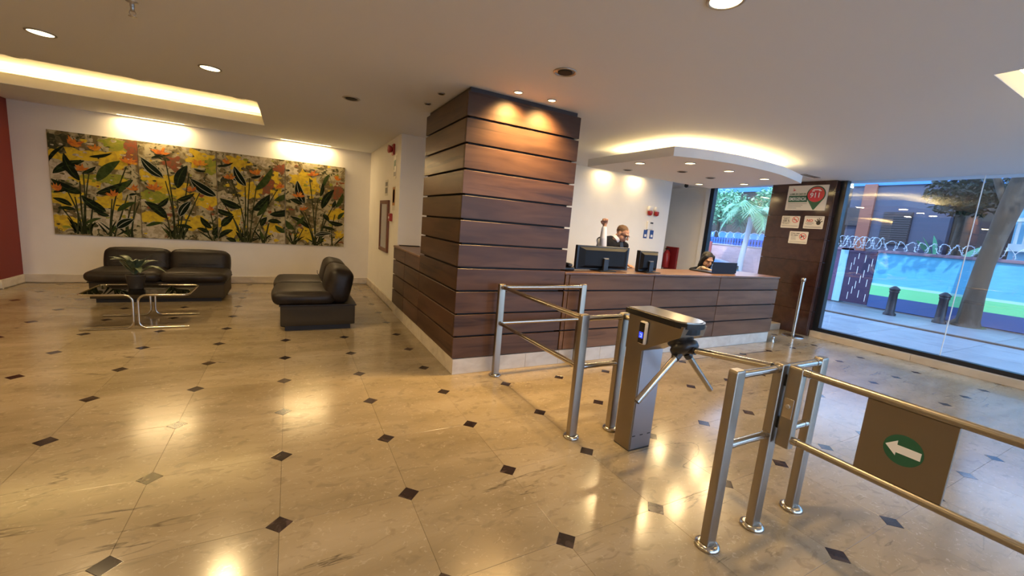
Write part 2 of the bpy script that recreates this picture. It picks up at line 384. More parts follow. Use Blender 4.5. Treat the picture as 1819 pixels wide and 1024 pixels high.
led(3.9, 6.7, -.82, -.795, H+.126, 'warm light strip behind the lip of the ceiling cove near the windows')
area((5.3, -.81, H+.15), (5.3, -.9, 3), 2.8, .05, 16)
led(3.62, 3.645, -2.5, -1.1, H+.126, 'warm light strip along the short side of the cove near the windows')
area((3.63, -1.8, H+.15), (3.8, -1.8, 3), .05, 1.4, 9)
# ---- walls
struct('wall_back', MB().box(XL-.15, 1.44, YB, YB+.15, 0, H), M_wall)
struct('wall_reception', MB().box(1.44, 7.0, 4.2, 8, 0, H), M_wall)
struct('wall_left', MB().box(XL-.15, XL, YF, YB+.15, 0, H), M_wall)
struct('wall_front', MB().box(XL-.15, .03, YF-.15, YF, 0, H).box(7.8, XR+.3, YF-.15, YF, 0, H), M_wall)
w3 = struct('window_added_daylight', MB().box(.03, 7.8, YF-.1, YF, 0, .08).box(.03, .11, YF-.1, YF, .08, H).box(7.72, 7.8, YF-.1, YF, .08, H), M_frame)  # unseen entrance glazing, added to let more daylight in
for k in range(5): MB().box(.12+k*1.515, 1.63+k*1.515, YF-.055, YF-.045, .08, H).build('pane', M_glass, w3)
struct('wall_right', MB().box(XR, XR+.3, 4.07, 8.2, 0, H), M_wall)
struct('wall_corridor', MB().box(6.9, XR+.3, 8, 8.2, 0, H), M_wall)
struct('wall_pillar', MB().box(-5.2, -3.44, 6.2, YB, 0, H), M_red)
struct('wall_upper_sun_block', MB().box(XL-.2, XR+.35, YF-.2, 8.2, 2.92, 9), mat('sun_block_render', (.5, .48, .45), .8))  # unseen upper block, added to keep sun and sky out and shade the pavement
# baseboards
def baseboard(name, x0, x1, y0, y1, ax, h=.13):
    base = struct(name, MB().box(x0, x1, y0, y1, 0, .01), M_marble); a, b = (x0, x1) if ax == 0 else (y0, y1); n = max(1, round((b-a)/.9)); st = (b-a)/n
    for k in range(n):
        p, q = a+k*st+.001, a+(k+1)*st-.001
        m_ = MB().cbox(p, q, y0, y1, 0, h) if ax == 0 else MB().cbox(x0, x1, p, q, 0, h)
        m_.build('baseboard_slab', M_marble, base)
baseboard('baseboard_back', -3.44, 1.42, YB-.02, YB, 0)
baseboard('baseboard_side', 1.42, 1.44, 4.25, YB, 1)
baseboard('baseboard_pillar', -5.2, -3.42, 6.18, 6.2, 0)
baseboard('baseboard_pillar_side', -3.44, -3.42, 6.2, YB-.02, 1)
# ---- granite pillar
pil = struct('wall_granite', MB().box(7.83, 8.25, 1.64, 2.6, 0, H), M_granite)
zz = [0, .42, .84, 1.26, 1.63, 2.02, 2.42, H]
for a, b in zip(zz, zz[1:]):
    MB().cbox(7.805, 7.83, 1.62, 2.62, a+.002, b-.002).build('granite_slab', M_granite, pil)
    MB().cbox(7.806, 7.98, 1.60, 1.62, a+.002, b-.002).build('granite_slab', M_granite, pil)
struct('trim_3', MB().cbox(6.6, 7.8, 2.05, 2.25, 0, .11), M_trav)
# ---- windows
def window(name, y0, y1, panes, sill=True):
    fr = MB(); fr.box(7.93, 8.03, y0, y1, .10, .16)
    fr.box(7.92, 8.03, y1-.09, y1, .16, H)
    wo = struct(name, fr, M_frame)
    for a, b in zip(panes, panes[1:]):
        MB().box(7.975, 7.985, a+.003, b-.003, .16, H).build('pane', M_glass, wo)
    for a in panes[1:-1]: MB().box(7.972, 7.988, a-.004, a+.004, .16, H).build('silicone_joint', M_seal, wo)
    if sill:
        n = max(1, round((y1-y0)/1.25)); st = (y1-y0)/n
        for k in range(n): MB().cbox(7.86, 8.06, y0+k*st+.001, y0+(k+1)*st-.001, -.1, .10, .003).build('sill_slab', M_trav, wo)
    return wo
w1 = window('window_1', YF, 1.60, [YF, -3.3, -1.65, .02, 1.53])
w2 = window('window_2', 2.62, 3.98, [2.64, 3.91])
MB().box(7.90, 8.0, 3.98, 4.07, 0, H).build('window_reveal', M_canopy, w2)
# ================================================================== ceiling lamps
def downlight(x, y, z=H, r=.075, lit=True, energy=28, angle=2.3, label='', ang_t=None, group=None):
    t = thing('downlight', label, 'downlight', (x, y, z), group=group)
    MB().lathe([(r, 0), (r*1.16, 0), (r*1.18, -.004), (r*1.05, -.009), (r*.97, -.006), (r*.94, 0)]).build('trim_ring', M_ring, t)
    if lit: MB().lathe([(0, -.004), (r*.95, -.004), (r*.95, -.0005), (0, -.0005)]).build('lamp', M_lamp, t)
    else:
        MB().lathe([(0, -.006), (r*.35, -.007), (r*.6, -.004), (r*.95, -.001)]).build('lamp', M_off, t)
        MB().lathe([(r*.62, -.0085), (r*.74, -.0085), (r*.74, -.002), (r*.62, -.002)]).build('inner_ring', M_dark, t)
    if lit and energy: disk((x, y, z-.012), r, energy)
    return t
downlight(-1.628, 2.763, label='lit ceiling downlight nearest the top left corner of the photo', energy=10)
downlight(-.58, 2.77, label='lit ceiling downlight before the tip of the lounge cove', energy=10)
downlight(.597, 2.81, lit=False, label='unlit ceiling downlight left of the wooden column')
downlight(1.826, .749, lit=False, label='unlit chrome ceiling downlight in front of the wooden column')
downlight(1.87, -.509, label='lit ceiling downlight above the turnstile, cut by the top edge', energy=12)
for x, y, lab in ((-1.6, -.5, 'left behind the camera, near one'), (-4.2, .9, 'far left beside the camera'), (-1.6, -3.2, 'left behind the camera, far one'), (1.8, -3.2, 'behind the camera in line with the turnstile'), (-4.2, 2.77, 'left of the two lit lounge lamps'), (-4.6, -3.2, 'farthest back on the left')):
    downlight(x, y, label='added lit ceiling downlight out of frame, %s' % lab, energy=8, group='added downlights out of frame')  # unseen lamps added beyond the frame for extra room light
for x, lab in ((-2.62, 'left'), (-1.58, 'middle'), (-.56, 'right')):
    downlight(x, 4.93, 2.83, lit=False, label='small unlit downlight inside the lounge cove, %s one of three' % lab)
for (x, y, lab) in ((1.79, 1.40, 'bright small spotlight shining down the front of the wooden column, left one'), (2.13, 1.385, 'bright small spotlight shining down the front of the wooden column, right one')):
    downlight(x, y, r=.035, label=lab, energy=0)
    spot((x, y-.0, H-.03), (x, y+.16, 1.9), 75, 2.2, 1, color=(1, .62, .22), r=.08)
for y, lab in ((1.944, 'nearer'), (2.378, 'farther')):
    downlight(1.273, y, r=.03, lit=False, label='tiny unlit spotlight beside the left face of the column, %s one' % lab)
# wall washers over the painting and behind the canopy
def washer(x, y, L, e, lab):
    t = thing('wall_washer', lab, 'wall washer', (x, y, H))
    MB().box(-L/2-.012, L/2+.012, -.022, .022, -.003, 0).build('trim', M_canopy, t); MB().box(-L/2, L/2, -.012, .012, -.006, -.001).build('lamp', M_lamp, t)
    area((x, y, H-.012), (x, y+.02, 0), L, .03, e, WARM)
washer(-1.85, 6.62, .80, 6, 'slim slot lamp washing the lounge wall above the left half of the painting')
washer(.30, 6.62, .80, 6, 'slim slot lamp washing the lounge wall above the right end of the painting')
for x, lab in ((5.15, 'left'), (5.95, 'right')):
    washer(x, 4.06, .30, 1.7, 'slim slot lamp washing the reception wall behind the canopy, %s one' % lab)
# ---- reception canopy
cp = [(3.775, 2.9), (3.79, 1.40), (4.0, 1.31), (4.25, 1.235), (4.55, 1.18), (4.85, 1.155), (5.15, 1.155), (5.5, 1.185), (5.85, 1.25), (6.12, 1.31), (6.33, 1.365), (6.46, 2.9)]
can = thing('ceiling_canopy', 'white curved ceiling canopy hanging over the reception counter with glowing top edge', 'canopy', (0, 0, 0))
MB().prism(cp, (0, 0, 2.36), X_, Y_, Z_, .105).build('canopy_panel', M_canopy, can)
MB().box(4.9, 5.5, 2.3, 2.65, 2.465, H).build('hanger_block', M_canopy, can)
ins = [(x*.72+5.1*.28, y*.66+2.1*.34) for x, y in cp]
path = [(x, y, 2.475) for x, y in ins]
MB().tube(path, .008, 6).build('led_strip', M_led, can)
for (x0, y0), (x1, y1) in zip(ins[:-1], ins[1:]):
    L = math.hypot(x1-x0, y1-y0)
    d = area(((x0+x1)/2, (y0+y1)/2, 2.49), ((x0+x1)/2, (y0+y1)/2, 3), L, .03, 5*L)
    d.rotation_euler = Matrix(((( x1-x0)/L, (y1-y0)/L, 0), ((y1-y0)/L, -(x1-x0)/L, 0), (0, 0, -1))).to_euler()
for x, y, lit, lab in ((3.945, 2.056, 1, 'by its left edge'), (4.255, 1.551, 1, 'left one of the front row'), (4.961, 1.527, 1, 'middle one of the front row'), (5.747, 1.536, 1, 'right one of the front row'),
                       (5.892, 2.681, 1, 'by its back edge'), (6.122, 2.064, 1, 'by its right end'), (4.266, 2.611, 0, 'by its back left edge'), (4.734, 2.059, 0, 'left one of the middle row'), (5.373, 2.095, 0, 'right one of the middle row')):
    downlight(x, y, 2.36, .058, bool(lit), 6, 2.2, '%s downlight under the reception canopy, %s' % ('lit' if lit else 'unlit', lab))
# sprinkler, vent slot, camera
t = thing('sprinkler_head', 'small dark sprinkler head hanging from the ceiling at the top edge', 'sprinkler', (-.80, 1.574, H))
MB().lathe([(.03, 0), (.03, -.004), (.012, -.008), (.012, -.03)]).build('escutcheon', M_ring, t)
MB().lathe([(.011, -.03), (.011, -.055), (.006, -.056)]).build('body', M_ring, t)
for s_ in (-1, 1): MB().tube([(s_*.01, 0, -.05), (s_*.016, 0, -.065), (s_*.004, 0, -.082)], .0025, 6).build('arm', M_ring, t)
MB().lathe([(.022, -.083), (.022, -.086), (.003, -.087)]).build('deflector', M_ring, t)
t = thing('air_slot', 'thin dark air slot in the ceiling beside the canopy', 'vent', (7.25, 1.733, H))
for k in range(3): MB().box(-.22, .22, -.03+k*.022, -.014+k*.022, -.004, 0).build('slat', M_ring, t)
MB().box(-.23, .23, -.036, .05, -.002, .0).build('slot_back', M_dark, t)
t = thing('dome_camera', 'small black ball camera under the passage ceiling beside the reception wall', 'camera', (7.2, 4.02, H))
MB().lathe([(.05, 0), (.05, -.02), (.03, -.03)]).build('mount', M_white, t)
MB().ell((0, 0, -.06), (.042, .042, .042)).build('ball', M_blackg, t)
# ================================================================== column and counters
ROW0, ROW = .153, .2193; GAP = .018; BT = .028
def board(parent, x0, x1, y0, y1, k):
    MB().cbox(x0, x1, y0, y1, ROW0+k*ROW+GAP*.6, ROW0+(k+1)*ROW-GAP*.4, .002).build('board', M_wood, parent)
def plinth(parent, x0, x1, y0, y1, ax, cuts):
    for a, b in zip(cuts, cuts[1:]):
        m_ = MB().cbox(a+.0008, b-.0008, y0, y1, 0, ROW0, .002) if ax == 0 else MB().cbox(x0, x1, a+.0008, b-.0008, 0, ROW0, .002)
        m_.build('plinth_slab', M_marble, parent)
cx0, cx1, cy0, cy1 = 1.385, 2.585, 1.535, 2.775
col = thing('clad_column', 'square column clad in dark walnut boards, spotlit at the top', 'column', (0, 0, 0))
MB().box(cx0+BT+.012, cx1-BT-.012, cy0+BT+.012, cy1-BT-.012, 0, H).build('core', M_dark, col)
MB().box(cx0+BT, cx1-BT, cy0+BT, cy1-BT, 2.553, H).build('top_band', mat('dark_band', (.035, .022, .018), .5), col)
for k in range(11):
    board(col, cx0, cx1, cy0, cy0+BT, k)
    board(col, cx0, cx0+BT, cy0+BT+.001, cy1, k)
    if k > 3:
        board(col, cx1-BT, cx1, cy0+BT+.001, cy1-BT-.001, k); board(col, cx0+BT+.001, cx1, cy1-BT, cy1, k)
plinth(col, 0, 0, cy0+.01, cy0+.035, 0, [cx0+.012, 2.2, cx1+.03])
plinth(col, cx0+.012, cx0+.037, 0, 0, 1, [cy0+.036, 2.1, cy1])
# front counter
fc = thing('reception_counter', 'long walnut reception counter with marble plinth under the canopy', 'counter', (0, 0, 0))
fx1 = 6.55; TOP = 1.012
MB().box(cx1+.03, fx1-.03, cy0+BT+.01, 2.12, 0, TOP-.03).build('core', M_dark, fc)
seams = [cx1+.012, 2.65, 3.905, 5.16, fx1]
for k in range(4):
    for a, b in zip(seams, seams[1:]):
        z0 = ROW0+k*ROW+GAP*.6; z1 = min(ROW0+(k+1)*ROW-GAP*.4, TOP-.028)
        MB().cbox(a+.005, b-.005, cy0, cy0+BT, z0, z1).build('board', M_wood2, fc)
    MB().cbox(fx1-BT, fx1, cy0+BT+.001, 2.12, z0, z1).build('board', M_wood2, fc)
for a, b in ((cx1+.002, 3.905), (3.905, 5.16), (5.16, fx1+.01)): MB().cbox(a+.001, b-.001, cy0-.005, 2.16, TOP-.025, TOP, .003).build('counter_top', M_woodtop, fc)
plinth(fc, 0, 0, cy0+.01, cy0+.035, 0, [cx1+.031, 3.2, 3.9, 4.75, 5.6, 6.53])
plinth(fc, 6.50, 6.53, 0, 0, 1, [cy0+.036, 2.12])
# side counter
sc_ = thing('side_counter', 'low walnut side counter running back from the column to the wall', 'counter', (0, 0, 0))
MB().box(cx0+BT+.01, 1.98, cy1, 4.19, 0, TOP-.03).build('core', M_dark, sc_)
for k in range(4):
    for a, b in ((cy1+.002, 3.5), (3.5, 4.18)):
        z0 = ROW0+k*ROW+GAP*.6; z1 = min(ROW0+(k+1)*ROW-GAP*.4, TOP-.03)
        MB().cbox(cx0, cx0+BT, a+.004, b-.004, z0, z1).build('board', M_wood, sc_)
MB().cbox(cx0-.004, 2.0, cy1+.002, 4.19, TOP-.028, TOP, .003).build('counter_top', M_woodtop, sc_)
plinth(sc_, cx0+.012, cx0+.037, 0, 0, 1, [cy1, 3.5, 4.18])
MB().lathe([(.028, 0), (.03, .01), (.022, .02), (.022, .06), (.027, .075), (.02, .09), (0, .092)], (6.60, 1.50, 0)).build('plinth_end_cylinder', M_steel2, None, label='small shiny cylinder at the right end of the counter plinth', category='door stop')  # small chrome cylinder standing at the plinth end
MB().cbox(1.45, 1.75, 4.10, 4.16, TOP, TOP+.012, .003).build('black_folder', M_black, None, label='flat black folder lying on the side counter by the wall', category='folder')
# ================================================================== rails and turnstile
def post_mesh(hh=.9):
    a, b, r = .033, .023, .008; n = 4; out = []
    for cxs, cys, t0 in ((1, 1, 0), (-1, 1, pi/2), (-1, -1, pi), (1, -1, 3*pi/2)):
        for i in range(n+1): t = t0+pi/2*i/n; out.append((cxs*(a-r)+r*math.cos(t), cys*(b-r)+r*math.sin(t)))
    return out
PO = post_mesh()
def post(parent, x, y, z0=0, hh=.9, flange=True, rot=0):
    m_ = MB(); k = len(PO); rings = []
    c, s_ = math.cos(rot), math.sin(rot); P = [(px*c-py*s_, px*s_+py*c) for px, py in PO]
    for z, sc in ((z0, 1), (hh-.012, 1), (hh-.003, .93), (hh, .8)): rings += [(x+px*sc, y+py*sc, z) for px, py in P]
    m_.add(rings, [(i*k+j, i*k+(j+1) % k, (i+1)*k+(j+1) % k, (i+1)*k+j) for i in range(3) for j in range(k)]+[tuple(range(3*k, 4*k))], True)
    m_.f[-1]; m_.sm[-1] = False
    if z0 > 0: m_.add(rings[:k], [tuple(range(k))[::-1]])
    p = m_.build('post', M_steel, parent)
    if flange: MB().lathe([(.055, 0), (.058, .004), (.056, .014), (.045, .022), (.036, .024), (.03, .024)], (x, y, 0)).build('base_flange', M_steel2, p)
    return p
def rail(parent, p, q, r=.0185, collar=True, m=None):
    o = MB().cyl(p, q, r, n=18).build('rail', m or M_steel2, parent); p = Vector(p); q = Vector(q); d = (q-p).normalized()
    if collar:
        for e, s_ in ((p, 1), (q, -1)): MB().cyl(e, e+d*s_*.03, r*1.12, n=18).build('collar', M_steel2, o)
ZT, ZM = .872, .525
A, D, B_, C_ = (1.796, 1.424), (2.77, 1.44), (1.806, .19), (2.17, .19)
g1 = thing('guard_rail', 'steel guard rail of four posts beside the column and counter', 'railing', (0, 0, 0))
for p in (A, D, B_, C_): post(g1, *p)
for z in (ZT, ZM):
    rail(g1, (A[0], A[1]-.022, z), (B_[0], B_[1]+.022, z)); rail(g1, (A[0]+.032, A[1], z), (D[0]-.032, D[1], z)); rail(g1, (B_[0]+.032, B_[1], z), (C_[0]-.032, C_[1], z))
rail(g1, (C_[0], C_[1]-.022, ZT), (C_[0], .045, ZT), collar=False)
E_, F_, G_ = (1.826, -.898), (2.184, -.90), (2.555, -.90)
g2 = thing('guard_rail', 'steel guard rail of three posts in a row beside the swing gate', 'railing', (0, 0, 0))
for p in (E_, F_, G_): post(g2, *p)
for z in (ZT, ZM):
    rail(g2, (E_[0]+.032, E_[1], z), (F_[0]-.032, F_[1], z)); rail(g2, (F_[0]+.032, F_[1], z), (G_[0]-.032, G_[1], z))
# swing gate with arrow
gt = thing('swing_gate', 'steel swing gate with two rails and green arrow sign panel', 'gate', (2.2, -.965, 0))
gp = post(gt, 0, 0, .49, .9, False, pi/2)
for z in (.60, .82): MB().cbox(-.018, .018, .016, .046, z-.03, z+.03, .003).build('hinge', M_black, gt)
MB().cbox(-.026, -.022, -.022, .022, .64, .74, .001).build('lock_plate', M_steel2, gt)
MB().lathe([(.010, 0), (.010, .004), (.006, .005), (0, .005)], (-.026, 0, .70), axis=Vector((-1, 0, 0))).build('lock_cylinder', M_ring, gt)
for z in (.882, .535): rail(gt, (0, -.03, z), (0, -1.06, z), .0175, m=M_steel)
post(gt, 0, -1.08, .49, .9, False, pi/2)
pn = MB().cbox(-.006, .006, -.56, -.282, .552, .866, .002).build('sign_panel', M_steelp, gt)
u, v = Vector((0, -1, 0)), Z_
cc = Vector((-.0065, -.425, .702)); q = [(.062*math.cos(2*pi*i/40), .062*math.sin(2*pi*i/40)) for i in range(40)]
MB().prism(q, cc, u, v, -X_, .0012).build('sign_disc', M_inkgreen, pn)
ar = [(-.056, .004), (-.02, .034), (-.02, .016), (.054, .016), (.054, -.016), (-.02, -.016), (-.02, -.03)]
MB().prism(ar, cc-X_*.0013, u, v, -X_, .001).build('arrow', M_inkwhite, pn)
# tripod turnstile
ts = thing('tripod_turnstile', 'steel tripod turnstile with black hub, three arms and card reader', 'turnstile', (0, 0, 0))
bx0, bx1, by0, by1 = 2.07, 2.27, -.105, .04
MB().cbox(bx0, bx1, by0, by1, .004, .95, .004).build('body', M_steelp, ts)
MB().box(bx0+.004, bx1-.004, by0-.001, by1, 0, .006).build('foot_gasket', M_black, ts)
fp = MB().cbox(bx0+.012, bx1-.004, by0-.004, by0, .012, .74, .0015).build('front_panel', mat('steel_front_panel', (.36, .35, .36), .3, 1), ts)
for x in (2.10, 2.17, 2.24): MB().cbox(x-.014, x+.014, by0-.0055, by0-.004, .105, .112, .0005).build('slot', M_black, fp)
hp = [(.04, .95), (.04, .70), (-.105, .715), (-.18, .765), (-.385, .885), (-.40, .95)]
MB().prism(hp, (bx0-.003, 0, 0), Y_, Z_, X_, bx1-bx0+.006).build('head', M_steelp, ts)
def lidp(g, y0=.06, y1=-.425):
    r = .04; xa, xb = bx0-.01-g, bx1+.01+g; y1 -= g; y0 += g; p = [(xa, y0), (xa, y1+.09)]
    for i in range(9): t = pi+pi*i/8; p.append(((xa+xb)/2+(xb-xa)/2*math.cos(t), y1+.09+.09*math.sin(t)))
    return p+[(xb, y1+.09), (xb, y0)]
MB().prism(lidp(.006), (0, 0, .938), X_, Y_, Z_, .034).build('lid_rim', mat('rim_black', (.006, .006, .008), .25), ts)
MB().prism(lidp(-.006), (0, 0, .972), X_, Y_, Z_, .007).build('lid_top', M_steel2, ts)
MB().prism([(x, y) for x, y in lidp(-.012, -.20)], (0, 0, .90), X_, Y_, Z_, .046).build('nose', mat('satin_black', (.006, .006, .007), .45, spec=.3), ts)
hub = Vector((2.17, -.325, .825)); ax = Vector((0, -.62, -.78)).normalized()
MB().lathe([(.055, -.075), (.078, -.06), (.082, -.02), (.070, .0), (.084, .015), (.084, .045), (.07, .06), (.03, .066), (0, .066)], hub, axis=ax).build('hub', M_black, ts)
for e in ((1.835, -.335, .495), (2.50, -.335, .49), (2.17, -.862, .868)):
    e = Vector(e); st = hub+Vector((0, 0, -.01))+ax*.02; d = (e-st).normalized()
    a_ = MB().cyl(st+d*.05, e, .019, n=20).build('arm', M_steel2, ts)
    MB().cyl(e, e+d*.004, .0185, .014, n=20).build('end_cap', M_black, a_)
    MB().cyl(st+d*.045, st+d*.085, .026, n=20).build('arm_socket', M_black, a_)
rd = MB().rbox(2.036, 2.068, -.142, -.086, .765, .918, .012, 6).build('card_reader', mat('beige_plastic', (.62, .54, .43), .4), ts)
MB().cbox(2.0335, 2.0365, -.136, -.092, .774, .909, .001).build('reader_face', M_blackg, rd)
sc2 = MB().box(2.0325, 2.0336, -.130, -.098, .808, .848).build('reader_screen', mat('blue_screen', (.02, .03, .4), .3, emit=((.03, .06, 1), .55)), rd)
MB().add([(2.0322, -.120, .838), (2.0322, -.106, .838), (2.0322, -.106, .832), (2.0322, -.120, .832), (2.0322, -.124, .838), (2.0322, -.124, .815), (2.0322, -.118, .815), (2.0322, -.118, .838), (2.0322, -.120, .821), (2.0322, -.106, .821), (2.0322, -.106, .815), (2.0322, -.120, .815)], [(0, 1, 2, 3), (4, 5, 6, 7), (8, 9, 10, 11)]).build('reader_icon', mat('blue_icon', (.3, .4, .9), .3, emit=((.25, .35, 1), .5)), rd)
# stanchion by the pillar
t = thing('rope_stanchion', 'slim pale metal stanchion on a round base before the granite pillar', 'stanchion', (7.44, 1.64, 0))
MB().lathe([(.16, 0), (.165, .006), (.16, .014), (.05, .022), (.03, .03)], n=36).build('base', M_steel2, t)
MB().cyl((0, 0, .025), (0, 0, .93), .024).build('pole', M_steel2, t)
MB().lathe([(.024, .93), (.033, .94), (.033, .985), (.024, .995), (0, .997)]).build('cap', M_steel2, t)
LEAF=[[-3.023,1.639,-2.676,1.862,0.097,0],[-2.741,1.567,-2.893,1.944,0.097,0],[-2.547,1.581,-2.274,1.918,0.113,1],[-2.566,1.395,-2.133,1.647,0.113,0],[-2.73,1.378,-3.047,1.555,0.097,0],[-2.469,1.131,-2.732,1.344,0.113,0],[-2.849,1.183,-3.046,1.28,0.065,0],[-2.81,1.128,-3.003,1.136,0.049,0],[-2.434,1.065,-2.597,1.138,0.057,0],[-2.354,0.879,-2.15,1.034,0.097,2],[-2.337,1.142,-2.106,1.311,0.065,1],[-2.306,1.421,-2.139,1.646,0.057,1],[-2.708,1.678,-2.551,1.797,0.049,0],[-2.616,1.936,-2.358,2.023,0.041,0],[-2.713,0.924,-2.528,1.023,0.041,1],[-1.763,1.743,-2.017,2.005,0.113,2],[-1.578,1.587,-1.443,1.962,0.13,0],[-1.734,1.084,-2.002,1.33,0.113,0],[-1.853,1.254,-1.702,1.421,0.065,0],[-1.564,1.133,-1.411,1.386,0.097,2],[-1.997,0.938,-1.781,1.007,0.049,1],[-3.033,1.363,-2.893,1.402,0.041,0],[-2.188,1.408,-2.092,1.435,0.032,0],[-3.069,1.792,-2.873,2.059,0.041,0],[-1.07,1.518,-1.402,1.757,0.13,2],[-1.589,1.393,-1.361,1.525,0.065,0],[-1.14,0.964,-1.287,1.143,0.081,0],[-0.827,1.217,-1.102,1.308,0.081,0],[-0.996,1.002,-0.819,1.198,0.097,0],[-1.026,0.837,-0.836,0.955,0.073,0],[-0.794,0.751,-0.939,0.803,0.065,0],[-1.174,0.886,-1.341,0.951,0.057,0],[-1.402,0.947,-1.61,0.979,0.049,0],[-0.638,1.734,-0.798,2.035,0.105,2],[-0.498,1.672,-0.233,2.091,0.097,1],[-0.716,1.352,-1.009,1.477,0.105,0],[-0.526,1.32,-0.279,1.618,0.13,0],[-0.478,1.225,-0.316,1.496,0.065,1],[-0.203,1.526,0.007,1.667,0.081,1],[-0.278,1.271,0.144,1.407,0.105,0],[-0.308,1.149,-0.096,1.134,0.073,0],[-0.414,1.052,-0.323,1.218,0.081,0],[-1.129,0.85,-1.043,1.009,0.081,0],[-1.895,2.019,-1.733,2.059,0.036,0],[-1.357,1.925,-1.193,1.901,0.036,0],[-1.019,2.015,-0.812,2.098,0.036,0],[-0.559,1.886,-0.407,1.933,0.041,0],[0.277,1.521,0.159,1.909,0.117,2],[0.575,1.455,0.778,1.822,0.109,0],[0.595,1.867,0.7,2.102,0.058,1],[0.542,1.676,0.578,1.921,0.058,0],[0.364,1.062,0.05,1.262,0.073,0],[0.112,1.027,-0.081,1.215,0.088,1],[0.146,1.122,0.265,1.279,0.058,1],[0.947,1.178,0.678,1.226,0.073,0],[0.802,1.061,0.572,1.094,0.051,0],[0.449,0.934,0.748,0.99,0.058,2],[0.812,1.494,0.939,1.773,0.073,1],[0.591,1.343,0.696,1.218,0.073,0],[-0.037,0.962,-0.196,1.08,0.073,1],[0.235,1.498,0.039,1.571,0.073,0],[0.857,1.268,0.966,1.412,0.058,1],[0.75,1.489,0.804,1.627,0.058,0]]
STEM=[[-2.798,0.782,-2.977,1.171],[-2.811,0.781,-2.808,1.32],[-2.761,0.784,-2.877,1.379],[-2.735,0.786,-2.741,1.559],[-2.71,0.787,-2.635,1.671],[-2.672,0.789,-2.595,1.341],[-2.748,0.785,-2.696,1.68],[-2.441,0.768,-2.391,1.327],[-2.428,0.769,-2.2,1.843],[-2.388,0.771,-2.201,1.415],[-2.187,0.765,-2.107,1.407],[-2.173,0.766,-2.042,1.361],[-2.214,0.763,-2.155,1.28],[-2.649,0.756,-2.71,0.958],[-1.635,0.765,-1.726,2.051],[-1.65,0.764,-1.732,1.682],[-1.62,0.766,-1.589,1.393],[-1.591,0.767,-1.42,1.845],[-1.576,0.768,-1.284,1.551],[-1.695,0.743,-1.734,1.108],[-1.531,0.77,-1.486,1.09],[-1.109,0.755,-1.145,1.21],[-1.069,0.757,-0.995,1.012],[-1.133,0.754,-1.244,1.071],[-0.627,0.76,-0.576,1.875],[-0.66,0.758,-0.824,1.751],[-0.677,0.757,-0.647,1.714],[-0.593,0.761,-0.481,1.713],[-0.694,0.756,-0.994,1.45],[-0.576,0.762,-0.154,1.729],[-0.702,0.776,-0.829,1.159],[-0.37,0.752,-0.291,1.12],[-0.387,0.752,-0.434,0.93],[0.464,0.763,0.358,1.987],[0.482,0.763,0.507,1.635],[0.447,0.762,0.283,1.355],[0.499,0.764,0.626,1.402],[0.43,0.799,0.217,1.386],[0.107,0.746,0.121,1.083],[0.124,0.747,0.262,1.055],[0.09,0.745,-0.07,0.941],[0.765,0.777,0.803,1.36],[0.534,0.805,0.786,1.549],[-0.377,0.759,-0.306,1.09]]
FLOW=[[-2.785,2.121,0.146,0],[-2.544,2.077,0.113,1],[-2.181,1.948,0.13,0],[-2.708,1.76,0.113,0],[-2.992,1.432,0.113,0],[-2.372,1.415,0.113,0],[-2.127,1.527,0.097,0],[-1.777,2.148,0.13,0],[-1.277,2.043,0.13,1],[-1.878,1.577,0.13,0],[-1.402,1.594,0.097,0],[-1.157,1.303,0.097,0],[-0.922,2.111,0.097,0],[-0.868,1.858,0.097,0],[-0.506,1.998,0.122,0],[-0.118,1.792,0.113,0],[0.41,2.084,0.109,0],[0.832,2.044,0.102,0],[0.172,1.675,0.109,0],[0.267,1.428,0.088,0]]
BLOT=[[-2.81,1.941,0.227,0.081,0],[-2.402,1.933,0.227,0.097,0],[-2.641,1.587,0.146,0.065,0],[-2.394,1.275,0.146,0.097,0],[-2.909,1.277,0.13,0.097,0],[-2.923,0.926,0.146,0.081,0],[-1.909,1.743,0.113,0.097,0],[-1.649,1.615,0.13,0.113,0],[-1.947,1.085,0.146,0.065,0],[-2.423,1.63,0.195,0.065,1],[-1.844,1.416,0.162,0.065,1],[-2.964,2.092,0.146,0.097,3],[-2.259,2.154,0.178,0.065,1],[-3.034,1.653,0.113,0.13,4],[-2.106,2.077,0.097,0.146,2],[-2.547,0.936,0.146,0.081,4],[-2.265,1.026,0.146,0.113,4],[-1.275,2.098,0.146,0.097,0],[-1.652,1.584,0.13,0.146,0],[-1.198,1.43,0.146,0.097,0],[-1.369,1.024,0.162,0.097,0],[-0.88,1.078,0.146,0.178,0],[-0.732,2.1,0.113,0.097,0],[-0.566,1.665,0.178,0.113,0],[-0.222,1.8,0.097,0.178,0],[-0.223,1.004,0.097,0.081,0],[-1.891,1.095,0.13,0.065,0],[-1.873,1.419,0.162,0.065,1],[-1.128,1.991,0.081,0.097,1],[-0.326,1.788,0.089,0.113,2],[-0.111,2.087,0.081,0.065,2],[-0.937,1.7,0.13,0.097,3],[-1.631,1.977,0.097,0.081,2],[-1.932,0.876,0.146,0.097,4],[-0.417,2.2,0.178,0.065,4],[-0.987,1.242,0.065,0.097,4],[0.209,1.968,0.146,0.117,0],[0.239,1.791,0.088,0.088,0],[0.407,1.846,0.088,0.117,0],[0.312,0.945,0.131,0.102,0],[-0.229,1.023,0.088,0.088,0],[0.857,1.403,0.102,0.058,0],[0.892,0.979,0.073,0.058,0],[0.749,1.317,0.088,0.058,0],[0.84,1.782,0.066,0.117,2],[0.049,2.091,0.088,0.073,4],[0.623,0.867,0.131,0.073,4],[-0.105,0.828,0.131,0.088,4],[0.438,1.591,0.102,0.058,3]]
